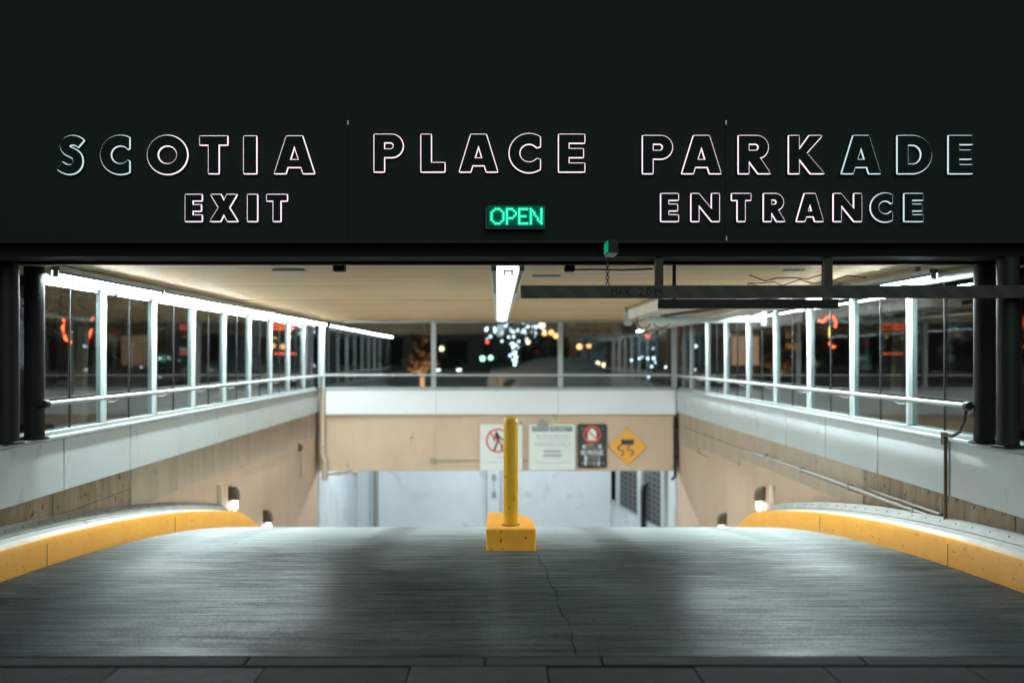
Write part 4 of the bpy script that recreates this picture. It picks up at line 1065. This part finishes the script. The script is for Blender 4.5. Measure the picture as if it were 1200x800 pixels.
# wall lamps
def sconce(s_, y, z, label):
    t = thing('wall_lamp', (s_*3.64, y, z), label, 'wall lamp', 'bronze wall lamps on the ramp walls')
    def P(o): return s_*(3.645-o)
    b = MB()
    prof = [(0.0, -0.07), (0.0, 0.10), (0.055, 0.105), (0.105, 0.05), (0.12, -0.06), (0.10, -0.08)]
    vs = [(P(o), y-0.065, z+q) for o, q in prof] + [(P(o), y+0.065, z+q) for o, q in prof]; n = len(prof)
    b.add(vs, [tuple(range(n)), tuple(range(2*n-1, n-1, -1))] + [(i, i+n, (i+1) % n+n, (i+1) % n) for i in range(n)])
    b.build('hood', 'bronze', t, bevel=0.012)
    MB().lathe([(0.03, 0.0), (0.042, -0.03), (0.044, -0.07), (0.036, -0.115), (0.015, -0.14)], (P(0.058), y, z-0.075), 14).build('glass_bulb', 'sconce_glow', t, smooth=True)
    MB().box(min(P(0), P(-0.012)), max(P(0), P(-0.012)), y-0.075, y+0.075, z-0.09, z+0.12).build('back_plate', 'bronze', t)
sconce(-1, 13.6, uz(579, 13.6), 'near bronze lamp on the left ramp wall')
sconce(-1, 15.6, uz(606, 15.6), 'far bronze lamp low on the left ramp wall')
sconce(1, 13.65, uz(580, 13.65), 'near bronze lamp on the right ramp wall')
sconce(1, 15.95, uz(609, 15.95), 'far bronze lamp low on the right ramp wall')

# ------------------------------------------------------------------ bollard on its island block
BK = 8.2/7.69
bo = thing('bollard', (0.105*BK, 7.86*BK, g(8.4)), 'yellow steel bollard rising from a yellow concrete block between the lanes', 'bollard')
top = CH-1.325*BK
pts = [(-0.088, 7.69), (0.297, 7.69), (0.30, 7.95), (0.285, 8.12), (0.24, 8.30), (0.17, 8.44), (0.07, 8.50), (-0.05, 8.50), (-0.088, 8.46)]
MB().prism_z([(x*BK, y*BK) for x, y in pts], g(9.1)-0.06, top).build('concrete_base', 'base_yellow', bo, bevel=0.014)
pr = 0.0575*BK; hh = 0.845*BK
MB().lathe([(pr, 0), (pr, hh-0.04), (pr*0.97, hh-0.025), (pr*0.85, hh-0.008), (pr*0.6, hh+0.006), (pr*0.3, hh+0.012), (pr*0.05, hh+0.014)], (0.105*BK, 7.86*BK, top+0.001), 32).build('pole', 'bollard_yellow', bo, smooth=True)
MB().lathe([(pr+0.014, 0), (pr+0.012, 0.004), (pr+0.001, 0.006)], (0.105*BK, 7.86*BK, top+0.0005), 32).build('base_ring', 'gasket', bo)
for px_, py_ in ((587, 631.5), (587, 634), (616, 630)):
    MB().lathe([(0.008, 0), (0.006, -0.003)], (ux(px_, 8.2), 8.2, uz(py_, 8.2)), 8, 'y').build('bolt_hole', 'hole_black', bo)

# ------------------------------------------------------------------ parkade interior below the beam
gi = thing('parkade_interior', (0, 24, -4.2), 'white painted parkade walls seen under the beam', 'interior')
YB = 26.0
xr = ux(716, YB)
def seg(name, x0, x1, y0, y1, z0, z1, mat='garage_white', bev=0.004): return MB().box(x0, x1, y0, y1, z0, z1).build(name, mat, gi, bevel=bev)
bx = [-4.2, ux(441, YB), ux(571, YB), ux(586, YB), xr]
seg('wall_panel', bx[0], bx[1]-0.05, YB, YB+0.3, -4.3, BB+0.8)
seg('wall_panel', bx[1]+0.06, bx[2]-0.01, YB-0.06, YB+0.3, -4.3, BB+0.8)
seg('column', bx[2], bx[3], YB-0.30, YB+0.3, -4.3, BB+0.8, bev=0.015)
seg('wall_panel', bx[3]+0.01, xr-0.003, YB-0.04, YB+0.3, -4.3, BB+0.8)
MB().tube([(bx[1], YB-0.05, -4.2), (bx[1], YB-0.05, BB+0.5)], 0.055, 12).build('dark_pipe', 'conduit_grey', gi, smooth=True)
MB().tube([(bx[1]-0.12, YB-0.05, -4.2), (bx[1]-0.12, YB-0.05, BB+0.5)], 0.035, 10).build('pale_pipe', 'pipe_white', gi, smooth=True)
for py_ in (559, 579):
    MB().box(ux(576.5, YB-.3), ux(581.5, YB-.3), YB-0.36, YB-0.302, uz(py_+4, YB-.3), uz(py_-3.5, YB-.3)).build('switch_box', 'conduit_grey', gi, bevel=0.01)
MB().tube([(ux(579, YB-.3), YB-0.33, uz(563.2, YB-.3)), (ux(579, YB-.3), YB-0.33, uz(575.4, YB-.3))], 0.018, 8).build('conduit', 'frame_white', gi)
# left side wall and angled right wall with perforated screens
MB().box(-4.3, -3.66, 20.41, YB+0.3, -4.3, BB+0.8).build('side_wall', 'garage_white', gi)
def angled(y0, y1, z0, z1, off, th, name, mat, bev=0.004):
    def X(y): return xr + (3.62-xr)*(YB-y)/(YB-21.0)
    b = MB()
    b.add([(X(y0)-off, y0, z0), (X(y1)-off, y1, z0), (X(y1)-off+th, y1, z0), (X(y0)-off+th, y0, z0), (X(y0)-off, y0, z1), (X(y1)-off, y1, z1), (X(y1)-off+th, y1, z1), (X(y0)-off+th, y0, z1)],
          [(0, 3, 2, 1), (4, 5, 6, 7), (0, 1, 5, 4), (1, 2, 6, 5), (2, 3, 7, 6), (3, 0, 4, 7)])
    return b.build(name, mat, gi, bevel=bev)
angled(20.95, YB-0.001, -4.3, -2.35, 0, 0.2, 'low_wall', 'garage_white')
angled(20.95, YB-0.001, -2.35, -2.28, 0.03, 0.24, 'ledge', 'frame_white')
angled(20.95, YB-0.001, -2.27, BB+0.8, -0.12, 0.1, 'back_panel', 'garage_white')
def ypx(px_):      # depth where the angled wall crosses an image column
    lo, hi = 21.0, YB
    for _ in range(40):
        m_ = (lo+hi)/2; X = xr + (3.62-xr)*(YB-m_)/(YB-21.0)
        if VX + F*X/m_ > px_: lo = m_
        else: hi = m_
    return lo
ya, yb, yc, yd, ye = ypx(726), ypx(747), ypx(754), ypx(775), ypx(779)
for p, q in ((ya, yb), (yc, yd)):
    angled(q, p, -2.27, BB+0.75, 0.0, 0.03, 'screen', 'screen_dark')
    for i in range(4):
        for k in range(13):
            yy = q + (p-q)*(i+0.5)/4; z = -2.2 + k*0.13
            angled(yy-(p-q)*0.055, yy+(p-q)*0.055, z, z+0.055, 0.004, 0.003, 'screen_hole', 'hole_black', 0)
for p in (ya+0.06, (yb+yc)/2, yd-0.2):
    angled(p-0.12, p+0.12, -2.27, BB+0.78, 0.04, 0.12, 'screen_post', 'frame_white')
xx = ux(757, yc-0.2)
MB().tube([(xx-0.08, yc-0.3, -4.0), (xx-0.08, yc-0.3, -1.62), (xx-0.06, yc-0.3, -1.50), (xx+0.0, yc-0.3, -1.44), (xx+0.12, yc-0.3, -1.43)], 0.06, 12).build('vent_pipe', 'black_rubber', gi, smooth=True)
seg('side_wall', 3.63, 4.3, 20.41, 21.6, -4.3, BB+0.8)
MB().box(-4.3, 4.3, 20.52, YB+0.3, BB+0.8, BB+0.83).build('garage_ceiling', 'garage_white', gi)
MB().box(-4.3, 4.3, 23.0, YB+0.3, -4.32, -4.26).build('garage_floor', 'road_bed', gi)
for i, x in enumerate((-2.3, 0.3, 2.2)):
    t = thing('garage_light', (x, 23.2, BB+0.7), ('left', 'middle', 'right')[i]+' tube light on the parkade ceiling behind the beam', 'light', 'parkade ceiling lights')
    MB().box(x-0.6, x+0.6, 22.6, 22.72, BB+0.70, BB+0.76).build('housing', 'frame_white', t, bevel=0.005)
    MB().tube([(x-0.58, 22.66, BB+0.66), (x+0.58, 22.66, BB+0.66)], 0.025, 10).build('tube', 'garage_tube', t, smooth=True)

# ------------------------------------------------------------------ the street outside
def building(x0, x1, y0, y1, h, label, mat, face, lit, seed):
    b_ = thing('building', ((x0+x1)/2, (y0+y1)/2, 0), label, 'building', 'buildings around the street')
    MB().box(x0, x1, y0, y1, -0.05, h).build('wall', mat, b_)
    MB().box(x0-0.2, x1+0.2, y0-0.2, y1+0.2, h+0.002, h+0.4).build('roof', 'roof_dark', b_)
    rn = random.Random(seed)
    if face == 'y':
        n = max(2, int((x1-x0)/3)); st = (x1-x0)/n
        for fl in range(int(h/3.4)):
            for i in range(n):
                xa = x0+st*(i+0.22); z = 0.9+fl*3.4
                m_ = ('window_warm' if rn.random() < 0.7 else 'window_cool') if rn.random() < lit and fl == 0 else 'car_glass'
                w_ = MB().box(xa-0.08, xa+st*0.56+0.08, y0-0.05, y0-0.002, z-0.08, z+1.98).build('window_frame', 'roof_dark', b_)
                MB().box(xa, xa+st*0.56, y0-0.07, y0-0.052, z, z+1.9).build('pane', m_, w_)
    else:
        xf = x1 if face == '+x' else x0; sg_ = 1 if face == '+x' else -1
        n = max(2, int((y1-y0)/3)); st = (y1-y0)/n
        for fl in range(int(h/3.4)):
            for i in range(n):
                ya_ = y0+st*(i+0.22); z = 0.9+fl*3.4
                m_ = ('window_warm' if rn.random() < 0.7 else 'window_cool') if rn.random() < lit and fl == 0 else 'car_glass'
                xa_, xb_ = sorted((xf+sg_*0.002, xf+sg_*0.05)); xc_, xd_ = sorted((xf+sg_*0.052, xf+sg_*0.07))
                w_ = MB().box(xa_, xb_, ya_-0.08, ya_+st*0.56+0.08, z-0.08, z+1.98).build('window_frame', 'roof_dark', b_)
                MB().box(xc_, xd_, ya_, ya_+st*0.56, z, z+1.9).build('pane', m_, w_)
    return b_
building(-22, -10.5, 14, 44, 9, 'dark shop building seen through the left glass', 'building_dark', '+x', 0.06, 1)
building(10.5, 22, 14, 40, 9, 'dark shop building seen through the right glass', 'building_dark', '-x', 0.0, 2)
building(-30, -6, 70, 85, 12, 'dark block beyond the left half of the far glass', 'building_dark', 'y', 0.0, 3)
building(-5, 4.5, 85, 95, 10, 'dark block far behind the fairy light tree', 'building_dark', 'y', 0.0, 4)
building(4.6, 24, 64, 76, 8, 'brick shop block with warm windows beyond the right of the far glass', 'building_brick', 'y', 0.8, 5)

def tree(loc, h, rad, label, leaf='leaf', nleaf=1500, seed=0, lowest=0.45):
    rn = random.Random(seed)
    t = thing('tree', loc, label, 'tree', 'street trees')
    x, y, z = loc
    b = MB(); tips = []
    b.tube([(x, y, z-0.05), (x+0.03*h*0.3, y, z+h*0.25), (x+0.02*h, y+0.02*h, z+h*0.55), (x+0.03*h, y, z+h*0.92)], [0.035*h, 0.026*h, 0.018*h, 0.004*h], 8)
    for i in range(9):
        a = rn.uniform(0, 2*pi); z0_ = z+h*rn.uniform(lowest-0.08, 0.75); l = rad*rn.uniform(0.6, 1.0)
        p1 = (x+0.02*h, y, z0_); p2 = (x+l*0.5*cos(a), y+l*0.5*sin(a), z0_+l*0.35); p3 = (x+l*cos(a), y+l*sin(a), z0_+l*0.6)
        b.tube([p1, p2, p3], [0.012*h, 0.008*h, 0.003*h], 6); tips += [p2, p3]
    b.build('trunk', 'bark', t, smooth=True)
    c = MB()
    tips.append((x, y, z+h*0.95))
    for i in range(nleaf):
        q = rn.choice(tips); s_ = rad*0.30
        px_, py_, pz_ = rn.gauss(q[0], s_), rn.gauss(q[1], s_), rn.gauss(q[2], s_*0.8)
        a, e = rn.uniform(0, 2*pi), rn.uniform(-1, 1); l = rn.uniform(0.05, 0.09)
        u = (cos(a)*l, sin(a)*l, e*l*0.6); v = (-sin(a)*l*0.5, cos(a)*l*0.5, l*0.3)
        c.add([(px_-u[0], py_-u[1], pz_-u[2]), (px_+v[0], py_+v[1], pz_+v[2]), (px_+u[0], py_+u[1], pz_+u[2]), (px_-v[0], py_-v[1], pz_-v[2])], [(0, 1, 2, 3)])
    c.build('crown', leaf, t, normals=False)
    return t, tips
tree((-5.35, 12.6, 0), 4.6, 1.5, 'leafy tree just outside the left glass', nleaf=2200, seed=11)
tree((-7.4, 17.5, 0), 5.0, 1.6, 'tree between the left glass and the shops', nleaf=1800, seed=12)
tree((6.4, 16.0, 0), 4.8, 1.5, 'leafy tree just outside the right glass', nleaf=2000, seed=13)
tree((-2.75, 36.0, 0), 3.4, 0.5, 'brown lit slim tree beyond the far glass left of the mullion', 'leaf_brown', 1300, seed=14, lowest=0.25)
t1, tips1 = tree((0.75, 46, 0), 4.6, 1.5, 'tree wrapped in blue white fairy lights beyond the far glass', nleaf=500, seed=15)
t2, tips2 = tree((6.0, 39, 0), 2.4, 0.6, 'small tree with fairy lights at the right of the far glass', nleaf=350, seed=16, lowest=0.2)
tree((4.6, 42, 0), 4.2, 1.3, 'dark bushy tree at the right of the far glass', nleaf=2600, seed=17)
def fairy(tips, c, n, label, seed, r):
    rn = random.Random(seed)
    f_ = thing('fairy_lights', (c[0], c[1], 0), label, 'string lights', 'fairy lights on trees')
    b = MB()
    for i in range(n):
        q = rn.choice(tips)
        b.sphere((rn.gauss(q[0], 0.24), rn.gauss(q[1], 0.24), rn.gauss(q[2], 0.2)), r*rn.uniform(0.6, 1.2), 6, 4)
    for i in range(n//3):
        b.sphere((c[0]+rn.gauss(0, 0.13), c[1]-0.2, rn.uniform(0.8, 2.2)), r*rn.uniform(0.6, 1.1), 6, 4)
    b.build('bulbs', 'fairy_bulb', f_, kind='stuff')
    MB().tube([(c[0]+0.16*cos(a*0.9), c[1]+0.16*sin(a*0.9), 0.1+a*0.12) for a in range(24)], 0.008, 4).build('wire', 'black_rubber', f_)
fairy([q for q in tips1 if q[2] < 4.2], (0.8, 46), 60, 'blue white fairy lights on the middle tree', 4, 0.045)
fairy([q for q in tips2 if q[2] < 1.9], (6.0, 39), 10, 'blue white fairy lights on the right tree', 6, 0.04)

def lamp(px_, py_, d, mat, r, label, name='street_lamp'):
    x, z = ux(px_, d), uz(py_, d)
    t = thing(name, (x, d, 0), label, 'lamp', 'street lamps beyond the glass')
    MB().lathe([(0.07, 0), (0.05, 0.3), (0.035, 0.4), (0.03, max(z-r, 0.5))], (x, d, -0.02), 10).build('pole', 'dark_metal', t, smooth=True)
    MB().sphere((x, d, z), r, 14, 8).build('globe', mat, t, smooth=True)
    MB().lathe([(r*0.5, 0), (r*0.3, r*0.25)], (x, d, z+r*0.92), 10).build('cap', 'dark_metal', t)
for i, (a, c, d, m_, r, lab) in enumerate((
    (635, 381, 52, 'lamp_warm', 0.17, 'large warm globe lamp right of the fairy tree'),
    (638, 390.5, 58, 'lamp_orange', 0.13, 'orange globe lamp under the large warm globe'),
    (646, 389.5, 62, 'lamp_orange', 0.15, 'orange globe lamp left of the right mullion'),
    (651.5, 393.5, 60, 'lamp_orange', 0.14, 'orange globe lamp touching the right mullion'),
    (618.5, 400, 57, 'lamp_warm', 0.14, 'warm globe lamp among the fairy lights'),
    (517.5, 408.5, 56, 'lamp_warm', 0.13, 'single warm globe lamp in the dark middle pane'),
    (571, 400.5, 58, 'lamp_red', 0.10, 'small red lamp left of the fairy tree'),
    (565.5, 420, 60, 'lamp_green', 0.15, 'greenish lamp left of the fairy tree, left of two'),
    (575, 419, 60, 'lamp_green', 0.13, 'greenish lamp left of the fairy tree, right of two'),
    (690, 405, 55, 'lamp_orange', 0.12, 'orange lamp beyond the right pane, right of two'),
    (679, 406, 55, 'lamp_orange', 0.15, 'orange lamp beyond the right pane, left of two'),
    (759, 393.5, 48, 'lamp_red', 0.10, 'red lamp at the far right of the far glass'),
    (700.5, 425.5, 50, 'lamp_warm', 0.10, 'pale low lamp beyond the right pane, left of two'),
    (707.5, 427.5, 50, 'lamp_warm', 0.10, 'pale low lamp beyond the right pane, right of two'),
    (854, 392.5, 30, 'lamp_orange', 0.05, 'twin orange lamp seen through the right glass'),
    (879, 402.5, 30, 'lamp_warm', 0.07, 'warm lamp seen through the right glass behind a mullion'),
    (815, 405.5, 34, 'lamp_white', 0.06, 'bluish lamp seen through the right glass near the corner'),
    (814, 433, 34, 'lamp_white', 0.05, 'low pale lamp seen through the right glass near the corner'))):
    lamp(a, c, d, m_, r, lab)

emission('uplight_glow', (1.0, 0.62, 0.40), 1700, True)
t = thing('garden_uplight', (-2.6, 35.2, 0), 'small warm uplight at the foot of the slim brown tree', 'lamp')
MB().lathe([(0.05, 0), (0.04, 0.05), (0.03, 0.12)], (-2.6, 35.2, -0.02), 10).build('stake', 'dark_metal', t)
MB().sphere((-2.6, 35.2, 0.17), 0.07, 12, 8).build('globe', 'uplight_glow', t, smooth=True)

# cars
def car(loc, rz, paint, label, lights=None):
    t = thing('car', (0, 0, 0), label, 'car', 'cars in the street')
    # front of the car looks along -Y
    secs = [(-2.15, 0.74, 0.42, 0.66), (-2.05, 0.86, 0.30, 0.76), (-1.5, 0.90, 0.26, 0.92), (-0.9, 0.92, 0.26, 1.00), (0.6, 0.93, 0.26, 1.02), (1.6, 0.92, 0.27, 1.05), (2.05, 0.88, 0.32, 1.02), (2.15, 0.80, 0.42, 0.95)]
    b = MB(); n = 8
    for y, w_, z0_, z1_ in secs:
        for x, z in ((-w_*0.9, z0_), (w_*0.9, z0_), (w_, z0_+0.12), (w_, z0_+(z1_-z0_)*0.7), (w_*0.92, z1_), (-w_*0.92, z1_), (-w_, z0_+(z1_-z0_)*0.7), (-w_, z0_+0.12)): b.v.append((x, y, z))
    for i in range(len(secs)-1):
        for k in range(n): b.f.append((i*n+k, (i+1)*n+k, (i+1)*n+(k+1) % n, i*n+(k+1) % n))
    b.f.append(tuple(range(n))); b.f.append(tuple((len(secs)-1)*n+k for k in range(n-1, -1, -1)))
    b.build('body', paint, t, bevel=0.03, smooth=True)
    b = MB()
    for y, w_, z in ((-0.95, 0.80, 0.99), (-0.25, 0.64, 1.42), (0.5, 0.65, 1.47), (1.35, 0.63, 1.43), (1.95, 0.78, 1.02)):
        b.v += [(-w_, y, z), (w_, y, z)]
    b.v += [(-0.80, 0.5, 1.0), (0.80, 0.5, 1.0)]
    b.f += [(0, 1, 3, 2), (2, 3, 5, 4), (4, 5, 7, 6), (6, 7, 9, 8), (0, 2, 4, 6, 8, 10), (1, 11, 9, 7, 5, 3), (0, 10, 11, 1), (10, 8, 9, 11)]
    b.build('cabin', paint, t, bevel=0.03)
    b = MB(); b.add([(-0.72, -0.90, 1.04), (0.72, -0.90, 1.04), (0.58, -0.31, 1.40), (-0.58, -0.31, 1.40)], [(0, 1, 2, 3)])
    b.v = [(x, y-0.012, z+0.012) for x, y, z in b.v]; b.build('windscreen', 'car_glass', t)
    b = MB(); b.add([(-0.72, 1.92, 1.06), (0.72, 1.92, 1.06), (0.57, 1.42, 1.40), (-0.57, 1.42, 1.40)], [(0, 1, 2, 3)])
    b.v = [(x, y+0.012, z+0.012) for x, y, z in b.v]; b.build('rear_window', 'car_glass', t)
    for s_ in (-1, 1):
        b = MB(); b.add([(s_*0.80, -0.7, 1.04), (s_*0.815, 1.6, 1.06), (s_*0.66, 1.25, 1.39), (s_*0.67, -0.2, 1.38)], [(0, 1, 2, 3)]); b.v = [(x+s_*0.015, y, z) for x, y, z in b.v]
        b.build('side_window', 'car_glass', t)
        for y in (-1.35, 1.35):
            w_ = MB().lathe([(0.2, -0.1), (0.32, -0.1), (0.335, -0.06), (0.335, 0.06), (0.32, 0.1), (0.2, 0.1)], (s_*0.84, y, 0.335), 20, 'x').build('tyre', 'tyre', t, smooth=True)
            MB().lathe([(0.19, -0.104), (0.2, 0), (0.19, 0.104)], (s_*0.84, y, 0.335), 14, 'x').build('rim', 'steel', w_)
        MB().box(min(s_*0.5, s_*0.78), max(s_*0.5, s_*0.78), -2.17, -2.06, 0.60, 0.72).build('headlight', lights or 'steel', t, bevel=0.02)
        MB().box(min(s_*0.62, s_*0.84), max(s_*0.62, s_*0.84), 2.09, 2.175, 0.75, 0.92).build('tail_light', 'print_red', t, bevel=0.02)
        MB().box(min(s_*0.84, s_*1.02), max(s_*0.84, s_*1.02), -0.75, -0.6, 0.98, 1.1).build('mirror', paint, t, bevel=0.03)
    place(t, loc, rz)
    return t
varied('cover_grey', (0.42, 0.46, 0.47), (0.5, 0.54, 0.55), (2, 2, 2), (0.6, 0.8), bump=0.2, bump_scale=(6, 6, 6))
pc = thing('parked_car', (1.9, 38, 0), 'low grey rounded shape of a parked car beyond the far glass', 'car', 'cars in the street')
b = MB(); n = 9; secs = [(-2.3, 0.35, 0.6), (-2.15, 0.8, 0.98), (-1.2, 0.92, 1.12), (-0.5, 0.93, 1.36), (0.3, 0.93, 1.45), (1.2, 0.93, 1.42), (1.9, 0.9, 1.2), (2.25, 0.82, 0.95), (2.35, 0.35, 0.6)]
for dx, hw, zt in secs:
    for k in range(n):
        a = pi*k/(n-1); b.v.append((1.9+dx, 38-hw*cos(a)*(1.0 if 1 < k < n-2 else 1.02), 0.12+(zt-0.12)*min(1, (sin(a)+0.001)**0.45)))
for i in range(len(secs)-1):
    for k in range(n-1): b.f.append((i*n+k, i*n+k+1, (i+1)*n+k+1, (i+1)*n+k))
b.f.append(tuple(range(n))); b.f.append(tuple((len(secs)-1)*n+k for k in range(n-1, -1, -1)))
b.build('cover', 'cover_grey', pc, smooth=True)
for dx in (-1.4, 1.4):
    for dy in (-0.8, 0.8): MB().lathe([(0.2, -0.09), (0.31, -0.09), (0.32, 0.09), (0.2, 0.09)], (1.9+dx, 38+dy, 0.32), 18, 'y').build('tyre', 'tyre', pc, smooth=True)
car((-3.1, 62, 0), R(4), 'car_dark', 'dark car with lit headlights far beyond the glass', 'lamp_white')

# neon signs on the shops
def neon(x, y, z, strokes_, label, yellow=None, board=0.7):
    t = thing('neon_sign', (x, y, z), label, 'neon sign', 'red neon signs outside')
    s_ = 1 if x > 0 else -1
    MB().box(x-board/2, x+board/2, y+0.05, y+0.12, z-board*0.55, z+board*0.55).build('backboard', 'roof_dark', t)
    MB().tube([(x, y+0.085, z+board*0.3), (s_*10.6, y+0.085, z+board*0.3)], 0.025, 6).build('arm', 'dark_metal', t)
    for st in strokes_: MB().tube([(x+a, y, z+c) for a, c in st], 0.024, 6).build('red_tube', 'neon_red', t, smooth=True)
    for st in yellow or []: MB().tube([(x+a, y, z+c) for a, c in st], 0.022, 6).build('yellow_tube', 'neon_yellow', t, smooth=True)
U = [(-0.28, 0.22), (-0.30, 0.0), (-0.24, -0.2), (-0.1, -0.27), (0.0, -0.2), (0.02, 0.0), (0.0, 0.2)]
V = [(0.06, -0.24), (0.2, -0.2), (0.27, 0.0), (0.30, 0.25), (0.16, 0.26)]
neon(ux(91, 20), 20, uz(386, 20), [U, V], 'red neon sign with a yellow curl seen through the nearest left panes', [[(-0.12, 0.0), (-0.05, -0.1), (0.08, -0.06), (0.14, 0.03)]])
neon(ux(969, 24), 24, uz(391, 24), [[(-0.2, 0.33), (-0.1, 0.28), (0.0, 0.40), (0.15, 0.42), (0.22, 0.28), (0.2, 0.15)], [(0.05, -0.22), (0.15, -0.33), (0.2, -0.30)]], 'red hook shaped neon sign seen through the right glass', [[(0.08, 0.18), (0.06, 0.0), (0.1, -0.12)]], 0.9)
neon(ux(333, 40), 40, uz(388, 40), [[(-0.5, 0.25), (0.5, 0.25)], [(-0.5, 0.1), (0.5, 0.1)], [(-0.4, -0.9), (0.5, -0.9)]], 'red bar shaped neon sign far along the left shops', [[(-0.4, -0.25), (-0.3, -0.3)], [(0.2, -0.2), (0.3, -0.25)]], 1.2)
t = thing('shop_sign', (-8.0, 24, 2.6), 'white lit shop lettering blurred behind the second left pane', 'sign')
xx = ux(178, 23)
MB().box(xx-0.62, xx+0.62, 23.05, 23.12, uz(354, 23), uz(336, 23)).build('backboard', 'roof_dark', t)
MB().tube([(xx, 23.085, uz(338, 23)), (-10.6, 23.085, uz(338, 23))], 0.03, 6).build('arm', 'dark_metal', t)
b = MB(); rn = random.Random(8); x = xx-0.52
while x < xx+0.5:
    w_ = rn.uniform(0.07, 0.14)
    b.box(x, x+w_, 23.0, 23.04, uz(351, 23), uz(347-rn.uniform(0, 6), 23)); x += w_+0.05
b.build('lit_letters', 'letter_white', t)
